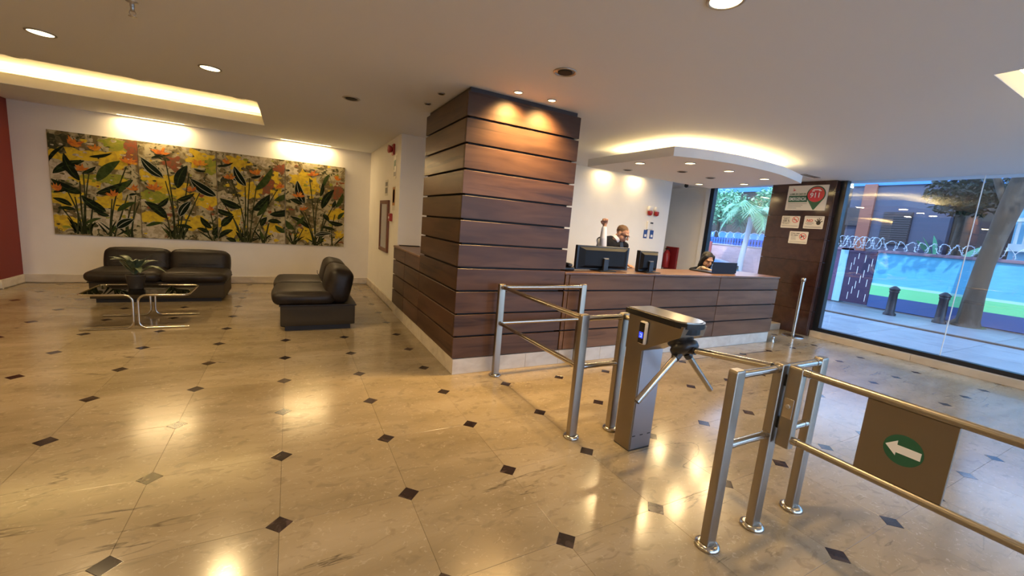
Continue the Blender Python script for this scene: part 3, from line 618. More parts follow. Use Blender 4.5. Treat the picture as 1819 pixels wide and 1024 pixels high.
# ================================================================== painting (four canvases)
XC = [-3.06, -2.055, -1.05, -.037, .97]; PZ0, PZ1, PY = .745, 2.255, 6.712
M_canvas = mat('painted_canvas', (.46, .40, .24), .8, spec=.12, var=((.17, .13, .06), (8, 8, 8), .44, .58, 10), stripes=((.045, .05, .02), (12, 12, 12), .55, .64))
M_edge = mat('canvas_edge', (.30, .22, .13), .7)
BC = [mat('yellow_paint', (.66, .47, .035), .8, spec=.12, var=((.45, .30, .035), (14, 14, 14), .45, .65)), mat('lime_paint', (.24, .27, .035), .8, spec=.12, var=((.38, .33, .05), (14, 14, 14), .45, .65)), mat('rust_paint', (.28, .085, .04), .8, spec=.12, var=((.18, .10, .05), (20, 20, 20), .45, .6)),
      mat('dark_olive_paint', (.05, .05, .025), .8, spec=.12, var=((.14, .12, .06), (16, 16, 16), .45, .6)), mat('pale_paint', (.55, .48, .34), .8, spec=.12, var=((.36, .30, .19), (18, 18, 18), .45, .6))]
LC = [mat('dark_leaf_paint', (.008, .013, .006), .8, spec=.12, var=((.03, .045, .016), (10, 10, 22), .5, .7)), mat('green_leaf_paint', (.03, .052, .012), .8, spec=.12, var=((.06, .085, .022), (14, 14, 14), .45, .65)), mat('deep_leaf_paint', (.007, .013, .007), .8, spec=.1)]
M_outl = mat('pale_outline_paint', (.42, .42, .32), .8, spec=.1); M_stemp = mat('stem_paint', (.022, .028, .010), .8, spec=.12, var=((.06, .065, .025), (30, 30, 6), .45, .6))
FC = [mat('orange_paint', (.60, .20, .03), .8, spec=.12, var=((.40, .10, .03), (25, 25, 25), .45, .65)), mat('amber_paint', (.66, .30, .03), .8, spec=.12, var=((.5, .14, .03), (25, 25, 25), .45, .65))]
LABS = ['leftmost canvas of the bird of paradise painting, above the sofa end', 'second canvas from the left of the flower painting, with tall orange blossom', 'third canvas from the left of the flower painting, with crossing dark leaves', 'rightmost canvas of the bird of paradise painting, nearest the corner']
CV = []
for i in range(4):
    o = MB().box(XC[i]+.003, XC[i+1]-.003, PY, 6.749, PZ0, PZ1).build('canvas_painting', M_canvas, None, label=LABS[i], category='painting', group='four canvases of one flower painting')
    MB().box(XC[i]+.003, XC[i]+.007, PY-.001, PY, PZ0, PZ1).build('canvas_edge', M_edge, o)
    CV.append(o)
def panel(x): return max(i for i in range(4) if x >= XC[i])
rp_ = random.Random(3); DAB = {}
def clampp(i, pts, y): return [(min(max(x, XC[i]+.007), XC[i+1]-.004), y, min(max(z, PZ0+.003), PZ1-.003)) for x, z in pts]
def flat(pts, y, name, m, dab=None):
    i = panel(min(max(sum(p[0] for p in pts)/len(pts), XC[0]+.01), XC[4]-.01)); q = clampp(i, pts, y)
    if dab is None: MB().add(q, [tuple(range(len(q)))]).build(name, m, CV[i])
    else: DAB.setdefault((i, dab), MB()).add(q, [tuple(range(len(q)))])
def blob(x, z, a, b, name, m, y, jag=.35, n=22, dab=None):
    ph = [rp_.uniform(0, 6.3) for _ in range(4)]; pts = []
    for k in range(n):
        t = 2*pi*k/n; r = 1+jag*(.5*math.sin(3*t+ph[0])+.4*math.sin(5*t+ph[1])+.5*math.sin(8*t+ph[2]))+rp_.uniform(-.12, .12)
        pts.append((x+a*r*math.cos(t), z+b*r*math.sin(t)))
    flat(pts, y, name, m, dab)
for j, (x, z, a, b, k) in enumerate(BLOT): blob(x, z, a*1.35, b*1.3, 'painted_patch', BC[k], PY-.0005-.00001*j)
for i in range(4):                       # loose dabs and specks
    for _ in range(110):
        x = rp_.uniform(XC[i]+.03, XC[i+1]-.03); z = rp_.uniform(PZ0+.02, PZ1-.02); k = rp_.choice([0, 1, 2, 3, 3, 4, 4, 4]); s_ = rp_.uniform(.008, .034)
        blob(x, z, s_*rp_.uniform(.6, 1.9), s_*rp_.uniform(.4, 1), 'painted_dab', BC[k], PY-.0011-.00002*k, n=9, dab=k)
for (i, k), mb in DAB.items(): mb.build('painted_dabs', BC[k], CV[i], kind='stuff')
def quad_strip(c, wd, name, m, y):
    L = []; Rr = []
    for k, (x, z) in enumerate(c):
        x0, z0 = c[max(k-1, 0)]; x1, z1 = c[min(k+1, len(c)-1)]; dx, dz = x1-x0, z1-z0; l = math.hypot(dx, dz) or 1
        L.append((x-dz/l*wd[k], z+dx/l*wd[k])); Rr.append((x+dz/l*wd[k], z-dx/l*wd[k]))
    i = panel(min(max(c[len(c)//2][0], XC[0]+.01), XC[4]-.01)); n = len(c)
    MB().add(clampp(i, L, y)+clampp(i, Rr, y), [(n+k, n+k+1, k+1, k) for k in range(n-1)]).build(name, m, CV[i])
for j, (x0, z0, x1, z1) in enumerate(STEM):
    bend = rp_.uniform(-.03, .03); c = [(x0+(x1-x0)*(t/7)**1.4+bend*math.sin(pi*t/7), z0-.02+(z1-z0+.02)*t/7) for t in range(8)]
    quad_strip(c, [.012-.0007*t for t in range(8)], 'painted_stem', M_stemp, PY-.0014-.00001*j)
for j, (x0, z0, x1, z1, wd, ty) in enumerate(LEAF):
    wd *= 1.12
    dx, dz = x1-x0, z1-z0; sag = rp_.choice([-1, 1])*.07; n = 12; c = [(x0+dx*t/n-dz*sag*math.sin(pi*t/n), z0+dz*t/n+dx*sag*math.sin(pi*t/n)) for t in range(n+1)]
    prof = [math.sin(pi*min(1, (t/n)**.85*.97+.015))**.8 for t in range(n+1)]; yy = PY-.002-.00003*j
    if ty == 2: quad_strip(c, [wd*.5*p+.007 for p in prof], 'painted_outline', M_outl, yy)
    quad_strip(c, [wd*.5*p for p in prof], 'painted_leaf', LC[ty], yy-.00001)
    off = [(x-dz*.02, z+dx*.02) for x, z in c]
    if ty != 1 and wd > .05: quad_strip(off, [.0042*p for p in prof], 'painted_vein', M_outl if ty == 2 else LC[1], yy-.00002)
for x0, z0, x1, z1 in STEM:
    for _ in range(2):
        a = rp_.uniform(.5, 2.6); L = rp_.uniform(.12, .30); bx = x0+rp_.uniform(-.04, .04); c = [(bx+L*math.cos(a)*t/6, PZ0+.02+L*math.sin(a)*t/6+.25*L*math.cos(a)**2*t/6*(1-t/6)) for t in range(7)]
        quad_strip(c, [.013*math.sin(pi*min(1, .1+.88*t/6)) for t in range(7)], 'painted_blade', LC[rp_.choice([0, 0, 1])], PY-.0013-.00002*_)
for x, z, s_, k in FLOW:
    s_ *= 1.2
    for _ in range(9):
        a = rp_.uniform(.15, pi-.15); L = s_*rp_.uniform(.55, 1.0); b0 = (x+rp_.uniform(-.12, .12)*s_, z-.35*s_); e = (x+L*math.cos(a), z-.35*s_+L*math.sin(a)*.95)
        px, pz = -(e[1]-b0[1]), e[0]-b0[0]; l = math.hypot(px, pz) or 1; wq = s_*.13; m_ = ((b0[0]+e[0])/2, (b0[1]+e[1])/2)
        flat([b0, (m_[0]-px/l*wq, m_[1]-pz/l*wq), e, (m_[0]+px/l*wq, m_[1]+pz/l*wq)][::-1], PY-.0044-.00003*_, 'painted_petal', FC[(k+_) % 2 if _ % 3 == 0 else k])
text('D', .055, (XC[0]+.05, PY-.0035, PZ0+.05), X_, Z_, M_ink, CV[0], 'signature')
# ================================================================== lounge furniture
def sofa(name, label, W, loc, rz, sc=1):
    t = thing(name, label, 'sofa', loc, rz, 'leather sofas in the lounge', (1, 1, sc)); D_ = .82
    MB().box(.05, W-.05, .05, D_-.05, 0, .065).build('plinth', M_plinthd, t)
    MB().rbox(0, W, 0, D_, .06, .315, .018, 6).build('base', M_leather2, t)
    MB().rbox(-.012, W+.012, -.012, D_+.012, .300, .322, .008, 4).build('base_piping', M_leather, t)
    h = W/2
    for k in range(2):
        MB().rbox(k*h-.03+.03*k, (k+1)*h+.03*k, -.075, D_-.24, .315, .475, .07, 12, .022).build('seat_cushion', M_leather, t)
        b = MB().rbox(k*h+.004, (k+1)*h-.004, -.14, .14, -.215, .20, .085, 12, .02).build('back_cushion', M_leather, t)
        b.location = (0, D_-.18, .545); b.rotation_euler = (-.20, 0, 0)
        MB().tube([(k*h+.12, D_-.365, .55), (k*h+h/2, D_-.375, .545), (k*h+h-.12, D_-.365, .55)], .004, 6).build('seam', M_plinthd, t)
    return t
sofa('leather_sofa', 'dark brown leather two-seat sofa against the wall under the painting', 1.44, (-2.23, 5.13, 0), 0, .90)
sofa('leather_sofa', 'dark brown leather sofa seen from its end, facing the glass table', 1.45, (-.06, 4.79, 0), -pi/2, 1.0)
tb = thing('glass_table', 'low glass coffee table on looping chrome tube legs', 'table', (-1.42, 4.045, 0))
zt = .375; rr = .0115; y0 = .315; xe = .455
for s_ in (-1, 1):
    c = s_*.022
    def bend(pts): return pts
    pth = [(s_*xe, -y0, rr)]+[(c+s_*.07-s_*.07*math.sin(a), -y0, rr+.07-.07*math.cos(a)) for a in [i*pi/12 for i in range(7)]]
    pth += [(c+s_*.07-s_*.07*math.cos(a), -y0, zt-.07+.07*math.sin(a)) for a in [i*pi/12 for i in range(7)]]
    pth += [(s_*(xe-.06)+s_*.06*math.sin(a), -y0+.06-.06*math.cos(a), zt) for a in [i*pi/12 for i in range(7)]]
    back = [(x, -y, z) for x, y, z in pth[::-1]]
    MB().tube(pth+back, rr, 12).build('tube_leg', M_chrome, tb)
MB().cbox(-xe+.012, xe-.012, -y0+.012, y0-.012, zt-.005, zt+.005, .002).build('glass_top', pane_mat('smoked_glass', (.30, .27, .22), 1.6), tb)
# plant on the table
pl = thing('potted_plant', 'small leafy plant in a dark pot on the glass table', 'plant', (-1.50, 4.10, zt+.006), scale=(1.35, 1.35, 1.7))
MB().lathe([(.045, 0), (.05, .004), (.065, .09), (.068, .095), (.060, .096), (.056, .085), (0, .085)]).build('pot', mat('dark_pot', (.05, .04, .03), .35), pl)
M_lf = mat('plant_leaf', (.06, .085, .045), .4, var=((.13, .16, .09), (40, 40, 40), .4, .65))
def leafmesh(L, W, droop, m, name='leaf'):
    n = 6; vs = []
    for i in range(n+1):
        t = i/n; wv = W*math.sin(pi*min(1, t*.94+.04))**.8; z = L*(.55*t-droop*t*t)
        vs += [(L*t, -wv/2, z+.12*wv), (L*t, 0, z), (L*t, wv/2, z+.12*wv)]
    fs = []
    for i in range(n):
        for k in range(2): fs.append((i*3+k, i*3+3+k, i*3+4+k, i*3+1+k))
    return MB().add(vs, fs, True).mesh(name, m)
lm = [leafmesh(.17, .06, .5, M_lf), leafmesh(.13, .05, .2, M_lf), leafmesh(.20, .055, .75, M_lf)]
for k in range(16):
    a = k*2.4+.3; o = link('leaf', lm[k % 3], pl, (math.cos(a)*.015, math.sin(a)*.015, .09+.004*k), (0, -.25-.05*(k % 5), a))
# ================================================================== fittings on the side wall (x = 1.44, facing -x)
U_, V_ = Vector((0, -1, 0)), Z_
WX = 1.44
t = thing('alarm_horn', 'red fire alarm horn high on the side wall', 'alarm', (WX, 4.66, 2.43))
MB().cbox(-.03, 0, -.065, .065, -.08, .08, .008).build('backplate', M_redmet, t)
MB().lathe([(.03, 0), (.05, .02), (.06, .06), (.045, .062), (.02, .03), (0, .03)], (-.03, 0, 0), axis=Vector((-1, 0, 0))).build('horn', M_redmet, t)
t = thing('manual_call_point', 'red manual call point beside the hose cabinet', 'call point', (WX, 4.66, 1.41))
MB().cbox(-.045, 0, -.055, .055, -.06, .06, .008).build('housing', M_redmet, t)
MB().cbox(-.052, -.045, -.03, .03, -.022, .012, .002).build('pull_bar', M_white, t)
def notice(name, label, y, z, wd, hh, inks, x=WX):
    o = MB().cbox(x-.006, x, y-wd/2, y+wd/2, z-hh/2, z+hh/2, .0015).build(name, M_sign, None, label=label, category='sign')
    for m_, a, b, c, d in inks: MB().box(x-.0072, x-.0058, y-a*wd, y-b*wd, z+c*hh, z+d*hh).build('print', m_, o)
    return o
notice('wall_notice', 'white and green notice under the alarm horn on the side wall', 4.55, 2.16, .17, .34, [(M_inkgreen, .36, -.1, .05, .32), (M_inkgrey, .38, -.38, -.38, -.2), (M_inkgreen, -.2, -.38, -.1, .3)])
notice('wall_notice', 'small grey notice above the hose cabinet on the side wall', 5.12, 1.88, .22, .25, [(M_inkgrey, .38, -.38, .1, .36), (M_inkgrey, .38, .02, -.36, 0), (M_inkgrey, -.05, -.38, -.36, 0)])
notice('wall_notice', 'orange edged notice above the red call point', 4.55, 1.70, .19, .36, [(mat('ochre_ink', (.5, .22, .05), .5), .44, -.44, -.30, .46), (M_sign, .3, -.3, -.18, .36), (M_inkred, .12, -.12, -.1, .28)])
t = thing('hose_cabinet', 'wood framed fire hose cabinet with glass door on the side wall', 'cabinet', (WX, 5.16, 1.255))
hw, hh = .33, .42; M_hw = mat('red_brown_wood', (.17, .06, .03), .4)
for a, b, c, d in ((-hw, hw, hh-.06, hh), (-hw, hw, -hh, -hh+.06), (-hw, -hw+.06, -hh+.06, hh-.06), (hw-.06, hw, -hh+.06, hh-.06)): MB().cbox(-.035, 0, a, b, c, d, .003).build('frame', M_hw, t)
MB().box(-.012, 0, -hw+.06, hw-.06, -hh+.06, hh-.06).build('back_panel', mat('cabinet_inside', (.42, .38, .36), .6), t)
MB().box(-.026, -.022, -hw+.06, hw-.06, -hh+.06, hh-.06).build('glass_door', pane_mat('cabinet_glass', (.97, .97, .97), 1.4), t)
# ================================================================== fittings on the reception wall (y = 4.2)
for x, lab in ((6.42, 'left'), (6.60, 'right')):
    t = thing('wall_dispenser', 'white wall dispenser with red cup, %s one on the reception wall' % lab, 'dispenser', (x, 4.2, 1.95))
    MB().rbox(-.055, .055, -.075, 0, 0, .10, .03, 8).build('housing', M_white, t)
    MB().lathe([(.02, -.085), (.045, -.07), (.05, -.02), (.048, .0)], (0, -.05, 0)).build('cup', M_redmet, t)
t = thing('wall_thermostat', 'white wall thermostat with dark display on the reception wall', 'thermostat', (6.50, 4.2, 1.67))
MB().rbox(-.085, .085, -.035, 0, -.085, .085, .012, 6).build('housing', M_white, t)
MB().cbox(-.02, .06, -.038, -.034, .035, .065, .001).build('display', M_black, t)
M_blue = mat('blue_card', (.025, .07, .26), .45)
for x, lab in ((6.41, 'left card with a black clip'), (6.585, 'right card')):
    t = thing('blue_card', 'small blue card on the reception wall, %s' % lab, 'card', (x, 4.2, 1.49))
    MB().cbox(-.05, .05, -.008, 0, -.085, .085, .002).build('card', M_blue, t)
    MB().box(-.025, .03, -.0095, -.0078, -.055, -.005).build('print', M_inkwhite, t)
    if 'clip' in lab: MB().cbox(.015, .05, -.02, 0, .085, .125, .003).build('clip', M_black, t)
# fire extinguisher cabinet on the passage wall (x = 7.95)
t = thing('extinguisher_cabinet', 'red fire extinguisher cabinet in the passage beside the reception wall', 'cabinet', (XR, 4.76, .98))
M_rc = mat('cabinet_red', (.22, .012, .015), .35)
MB().cbox(-.05, 0, -.17, .17, -.27, .27, .006).build('case', M_rc, t)
MB().lathe([(.07, -.22), (.078, -.2), (.078, .1), (.05, .16), (.025, .18), (.025, .2)], (-.13, .05, 0)).build('extinguisher', M_redmet, t)
MB().cbox(-.16, -.10, .01, .09, .2, .23, .004).build('valve', M_black, t)
# ================================================================== signs on the granite pillar (x = 7.805, facing -x)
PX = 7.8045
def sign_plate(label, yl, yr, z0, z1, r=.012, th=.004):
    p = []; wd = yl-yr; hh = z1-z0
    for cx, cz, t0 in ((wd-r, hh-r, 0), (r, hh-r, pi/2), (r, r, pi), (wd-r, r, 3*pi/2)):
        for i in range(5): a = t0+pi/2*i/4; p.append((cx+r*math.cos(a), cz+r*math.sin(a)))
    return MB().prism(p, (PX, yl, z0), U_, Z_, -X_, th).build('wall_sign', M_sign, None, label=label, category='sign', group='signs on the granite pillar')
SX = PX-.0042
def pr(par, poly, yl, z0, m, lay=1, name='print'): return MB().prism(poly, (SX+.0002-.0006*(lay-1), yl, z0), U_, Z_, -X_, .0006).build(name, m, par)
def rect(a, b, c, d): return [(a, c), (b, c), (b, d), (a, d)]
def ring(par, cx, cz, r, yl, z0, m, m2=M_sign):
    c = lambda q: [(cx+q*math.cos(2*pi*i/28), cz+q*math.sin(2*pi*i/28)) for i in range(28)]
    pr(par, c(r), yl, z0, m, 1); pr(par, c(r*.82), yl, z0, m2, 2); d = r*.09; e = r*.62
    pr(par, [(cx-e-d, cz+e-d), (cx-e+d, cz+e+d), (cx+e+d, cz-e+d), (cx+e-d, cz-e-d)], yl, z0, m, 4)
def T(par, s_, size, u0, v0, yl, z0, m, lay=2, bold=0, sx=1): return text(s_, size, (SX-.0006*(lay-1)-.0004, yl-u0, z0+v0), U_, Z_, m, par, bold=bold, sx=sx)
# big 911 sign
yl, yr, z0, z1 = 2.333, 1.704, 2.113, 2.533
s1 = sign_plate('large emergency 911 sign with red and green map pin on the pillar', yl, yr, z0, z1, .006)
T(s1, 'LLAMA EN CASO DE', .043, .04, .262, yl, z0, M_inkgreen, bold=.0012, sx=.66)
pr(s1, rect(.03, .335, .14, .25), yl, z0, M_inkgreen)
T(s1, 'EMERGENCIA', .078, .042, .168, yl, z0, M_inkwhite, 3, .001, sx=.585)
for k, L in enumerate((.30, .24, .22, .15)): pr(s1, rect(.035, .035+L, .112-k*.026, .118-k*.026), yl, z0, M_inkgrey)
pin = [(.455+.145*math.cos(a), .262+.145*math.sin(a)) for a in [-.45+(pi+.9)*i/26 for i in range(27)]]+[(.443, .012), (.462, .012)]
pr(s1, pin, yl, z0, M_inkgreen, 1)
pr(s1, [(.455+.128*math.cos(2*pi*i/36), .265+.125*math.sin(2*pi*i/36)) for i in range(36)], yl, z0, M_inkor, 3)
T(s1, '911', .115, .365, .215, yl, z0, M_inkwhite, 4, .002, sx=.95)
for a, b, c, d in ((.40, .51, .335, .352), (.385, .425, .315, .330), (.49, .53, .318, .333)): pr(s1, rect(a, b, c, d), yl, z0, M_inkwhite, 4)
pr(s1, [(.075, .33), (.10, .35), (.085, .355), (.088, .38), (.094, .38), (.097, .355), (.13, .35), (.105, .33)], yl, z0, M_inkred)
# no smoking
yl, yr, z0, z1 = 2.356, 2.055, 1.806, 2.014
s2 = sign_plate('small white no smoking sign on the left of the pillar', yl, yr, z0, z1)
T(s2, 'ESTE ES UN', .022, .02, .175, yl, z0, M_ink, bold=.0004); T(s2, 'AMBIENTE', .022, .03, .15, yl, z0, M_ink, bold=.0004)
T(s2, '100 %', .048, .02, .108, yl, z0, M_ink, bold=.0008); T(s2, 'LIBRE DE HUMO', .019, .015, .086, yl, z0, M_ink); T(s2, 'DE TABACO', .019, .03, .066, yl, z0, M_ink)
for k in range(2): pr(s2, rect(.015, .285, .04-k*.014, .045-k*.014), yl, z0, M_inkgrey)
ring(s2, .23, .145, .054, yl, z0, M_inkred)
pr(s2, rect(.192, .25, .14, .148), yl, z0, M_ink, 3); pr(s2, rect(.252, .262, .14, .148), yl, z0, M_inkred, 3)
# NO with hand
yl, yr, z0, z1 = 1.985, 1.684, 1.808, 2.02
s3 = sign_plate('small white sign reading NO with a black hand print on the pillar', yl, yr, z0, z1)
T(s3, 'NO', .06, .04, .115, yl, z0, M_inkred, bold=.0018)
for a, b, c in ((.02, .27, .19), (.05, .15, .10), (.02, .155, .083), (.05, .13, .066), (.02, .275, .03), (.02, .275, .018)): pr(s3, rect(a, b, c, c+.006), yl, z0, M_inkgrey)
hc = [(.225+.034*math.cos(2*pi*i/20), .10+.034*math.sin(2*pi*i/20)) for i in range(20)]; pr(s3, hc, yl, z0, M_ink)
for a, L, r_ in ((2.55, .07, .008), (1.95, .075, .008), (1.55, .08, .008), (1.15, .078, .008), (.5, .065, .009)):
    dx, dz = math.cos(a), math.sin(a); pr(s3, [(.225-dz*r_, .10+dx*r_), (.225+dx*L-dz*r_*.7, .10+dz*L+dx*r_*.7), (.225+dx*L+dz*r_*.7, .10+dz*L-dx*r_*.7), (.225+dz*r_, .10-dx*r_)][::-1], yl, z0, M_ink, 2)
# no weapons
yl, yr, z0, z1 = 2.18, 1.88, 1.543, 1.752
s4 = sign_plate('small white no weapons sign lowest on the pillar', yl, yr, z0, z1)
T(s4, 'ZONA LIBRE', .026, .02, .165, yl, z0, M_ink, bold=.0006); T(s4, 'DE ARMAS', .026, .025, .133, yl, z0, M_ink, bold=.0006)
for k in range(5): pr(s4, rect(.035, .12-.01*(k % 2), .115-k*.013, .119-k*.013), yl, z0, M_inkgrey)
for k in range(2): pr(s4, rect(.015, .285, .034-k*.014, .038-k*.014), yl, z0, M_inkgrey)
ring(s4, .22, .125, .056, yl, z0, M_inkred)
pr(s4, rect(.19, .252, .128, .142), yl, z0, M_ink, 3); pr(s4, [(.192, .128), (.186, .098), (.204, .098), (.212, .128)][::-1], yl, z0, M_ink, 3)
# ================================================================== things on the counter
def monitor(label, x0, x1, z0, z1, y, th=.03, deep=0, name='monitor'):
    t = thing(name, label, 'monitor', ((x0+x1)/2, y, TOP)); hw = (x1-x0)/2; a, b = z0-TOP, z1-TOP
    MB().cbox(-hw, hw, -.01, th, a, b, .004).build('casing', M_black, t)
    if deep: MB().prism([(-hw+.02, a+.02), (hw-.02, a+.02), (hw-.02, b-.02), (-hw+.02, b-.02)], (0, -.01, 0), X_, Z_, -Y_, .001).build('back_frame', M_black, t)
    v_ = [(-hw*.93, -.01, a+.015), (hw*.93, -.01, a+.015), (hw*.93, -.01, b-.015), (-hw*.93, -.01, b-.015)]; i_ = [(x*.80, -.045, (z-(a+b)/2)*.72+(a+b)/2) for x, _, z in v_]
    MB().add(v_+i_, [(0, 1, 5, 4), (1, 2, 6, 5), (2, 3, 7, 6), (3, 0, 4, 7), (4, 5, 6, 7)]).build('back_shell', mat('monitor_back', (.008, .008, .009), .5, spec=.2), t)
    MB().cbox(-hw+.012, hw-.012, th, th+.002, a+.014, b-.012, .001).build('screen', M_blackg, t)
    MB().cbox(-.035, .035, -.07, -.045, .01, (a+b)/2, .004).build('stand_neck', M_black, t)
    MB().rbox(-.12, .12, -.12, .08, 0, .012, .005, 5).build('stand_foot', M_black, t)
    MB().box(-.03, .05, -.0465, -.0452, (a+b)/2+.0, (a+b)/2+.008).build('print', M_inkgrey, t)
    return t
monitor('wide black monitor seen from behind in front of the man', 2.86, 3.64, TOP+.012, 1.297, 1.74)
monitor('small black monitor seen from behind beside the wide monitor', 3.80, 4.11, TOP+.015, 1.276, 1.72, .05, 1)
lp = thing('laptop', 'open dark laptop seen from behind in front of the woman', 'laptop', (5.50, 1.74, TOP))
MB().cbox(-.27, .27, 0, .36, 0, .018, .004).build('keyboard_base', M_black, lp)
MB().cbox(-.27, .27, -.012, .0, .012, .165, .004).build('lid', mat('laptop_lid', (.010, .011, .018), .55, spec=.2), lp)
t = thing('desk_phone', 'dark rounded desk phone beside the column on the counter', 'telephone', (2.72, 1.72, TOP))
MB().rbox(-.07, .07, -.08, .08, 0, .045, .018, 6).build('base', M_black, t)
MB().rbox(-.03, .03, -.09, .09, .045, .085, .018, 6).build('handset', M_black, t)
# ================================================================== people behind the counter
import numpy as np
_bm = bmesh.new(); bmesh.ops.create_icosphere(_bm, subdivisions=2, radius=1); ICV = [v.co.copy() for v in _bm.verts]; ICF = [tuple(v.index for v in f.verts) for f in _bm.faces]; _bm.free()
class Body:
    def __init__(s, fr=None): s.p = []; s.fr = fr or Matrix.Identity(4)
    def e(s, c, r, mi=0, rot=None):
        if not isinstance(r, (tuple, list)): r = (r, r, r)
        m = s.fr @ Matrix.Translation(Vector(c)) @ ((rot.to_matrix().to_4x4()) if rot else Matrix.Identity(4)) @ Matrix.Diagonal((*r, 1)); s.p.append((m, mi, sum(r)/3)); return s
    def ch(s, pts, rs, mi=0):
        pts = [Vector(p) for p in pts]; rs = rs if isinstance(rs, (list, tuple)) else [rs]*len(pts)
        for a, b, r, q in zip(pts, pts[1:], rs, rs[1:]):
            n = max(2, int((b-a).length/(min(r, q)*.45)))
            for i in range(n+1): s.e(a.lerp(b, i/n), r+(q-r)*i/n, mi)
        return s
    def build(s, name, mats, voxel, parent=None, smooth=5, **tags):
        mb = MB()
        for m, mi, _ in s.p: mb.add([m @ v for v in ICV], ICF)
        me = mb.mesh('tmp', mats[0]); o = bpy.data.objects.new('tmp', me); COL.objects.link(o)
        md = o.modifiers.new('r', 'REMESH'); md.mode = 'VOXEL'; md.voxel_size = voxel; md.adaptivity = 0
        sm = o.modifiers.new('s', 'SMOOTH'); sm.factor = .5; sm.iterations = smooth
        dg = bpy.context.evaluated_depsgraph_get(); out = bpy.data.meshes.new_from_object(o.evaluated_get(dg)); bpy.data.objects.remove(o)
        out.materials.clear()
        for m in mats: out.materials.append(m)
        nf = len(out.polygons); c = np.empty(nf*3); out.polygons.foreach_get('center', c); c = np.hstack([c.reshape(-1, 3), np.ones((nf, 1))])
        best = np.full(nf, 1e9); bi = np.zeros(nf, int)
        for m, mi, rm in s.p:
            d = (np.linalg.norm((c @ np.array(m.inverted()).T)[:, :3], axis=1)-1)*rm; k = d < best; best[k] = d[k]; bi[k] = mi
        out.polygons.foreach_set('material_index', bi.tolist()); out.polygons.foreach_set('use_smooth', [True]*nf); out.update()
        return link(name, out, parent, **tags)
def frame(c, f, up=(0, 0, 1)):
    f = Vector(f).normalized(); r = f.cross(Vector(up)).normalized(); u = r.cross(f)
    return Matrix(((r.x, f.x, u.x, c[0]), (r.y, f.y, u.y, c[1]), (r.z, f.z, u.z, c[2]), (0, 0, 0, 1)))
def head(b, fr, skin=0, lip=4, eye=5):
    o = b.fr; b.fr = fr
    b.e((0, -.005, .045), (.074, .094, .083), skin).e((0, .022, -.03), (.058, .064, .068), skin).e((0, .058, -.078), (.030, .026, .024), skin)
    b.e((-.04, .035, -.035), (.028, .04, .045), skin).e((.04, .035, -.035), (.028, .04, .045), skin)
    b.ch([(0, .09, .03), (0, .108, .006), (0, .114, -.010)], [.009, .012, .016], skin).e((-.012, .102, -.014), .010, skin).e((.012, .102, -.014), .010, skin)
    b.ch([(-.045, .078, .042), (-.015, .092, .044), (.015, .092, .044), (.045, .078, .042)], .0095, skin)
    for s_ in (-1, 1): b.e((s_*.076, -.004, .004), (.011, .022, .034), skin); b.e((s_*.031, .084, .022), (.014, .011, .010), eye)
    b.ch([(-.020, .087, -.045), (0, .093, -.044), (.020, .087, -.045)], .0085, lip)
    b.fr = o
def hand(b, fr, curl, mi=0, side=1):
    """palm along +z of fr, palm facing -y; curl 0 flat .. 1 fist"""
    o = b.fr; b.fr = fr; b.e((0, 0, .042), (.040, .018, .048), mi).e((0, 0, .005), (.030, .021, .03), mi)
    for i, L in enumerate((.070, .080, .075, .058)):
        x = side*(-.030+.020*i); p = Vector((x, 0, .080-.004*abs(i-1.5))); a = 0; pts = [p.copy()]
        for seg in (.42, .32, .26):
            a += curl*1.65; p = p+Vector((0, -math.sin(a), math.cos(a)))*L*seg; pts.append(p.copy())
        b.ch(pts, [.0105, .010, .009, .008], mi)
    b.ch([(side*-.034, -.006, .018), (side*-.050, -.022, .042), (side*(-.050+.035*curl), -.034-.012*curl, .066-.01*curl)], [.014, .0115, .0095], mi)
    b.fr = o
M_skin = mat('skin', (.38, .20, .13), .5); M_skin2 = mat('lighter_skin', (.42, .24, .16), .5); M_shirt = mat('pale_blue_shirt', (.55, .58, .70), .7, bump=((40, 40, 40), .2)); M_vest = mat('navy_vest', (.006, .007, .013), .8, spec=.2, bump=((50, 50, 50), .15))
M_trou = mat('dark_trousers', (.015, .015, .02), .8); M_lip = mat('lips', (.26, .09, .07), .5); M_eye = mat('eye', (.05, .035, .03), .25); M_buzz = mat('cropped_hair', (.10, .055, .03), .7, bump=((300, 300, 300), .4)); M_hair = mat('black_hair', (.006, .005, .005), .6, bump=((12, 12, 90), .4))
# man
b = Body()
b.ch([(3.84, 2.58, .90), (3.88, 2.56, 1.02), (3.95, 2.53, 1.16), (4.00, 2.50, 1.27)], [.135, .132, .140, .125], 2)
for q in ((3.90, 2.52), (4.08, 2.44)): b.e((q[0], q[1], 1.24), (.10, .10, .12), 2)
b.ch([(3.86, 2.535, 1.335), (4.0, 2.50, 1.36), (4.19, 2.41, 1.29)], [.062, .062, .064], 2)
b.ch([(4.04, 2.46, 1.37), (4.10, 2.44, 1.42)], [.052, .055], 0)
b.ch([(3.85, 2.52, 1.325), (3.77, 2.40, 1.25), (3.725, 2.31, 1.20)], [.060, .055, .048], 1)
b.ch([(3.725, 2.31, 1.20), (3.735, 2.34, 1.36), (3.765, 2.38, 1.505)], [.050, .050, .038], 1)
b.ch([(3.765, 2.38, 1.50), (3.772, 2.385, 1.555)], [.028, .027], 0)
hand(b, frame((3.772, 2.385, 1.555), (.68, .70, -.05)), .95, 0)
b.ch([(4.17, 2.42, 1.27), (4.16, 2.42, 1.12), (4.12, 2.36, 1.06)], [.058, .050, .045], 1)
b.ch([(4.12, 2.36, 1.06), (4.05, 2.20, 1.062)], [.042, .034], 1)
fr_ = Matrix(((1, 0, 0, 4.045), (0, 0, -1, 2.19), (0, 1, 0, 1.048), (0, 0, 0, 1)))
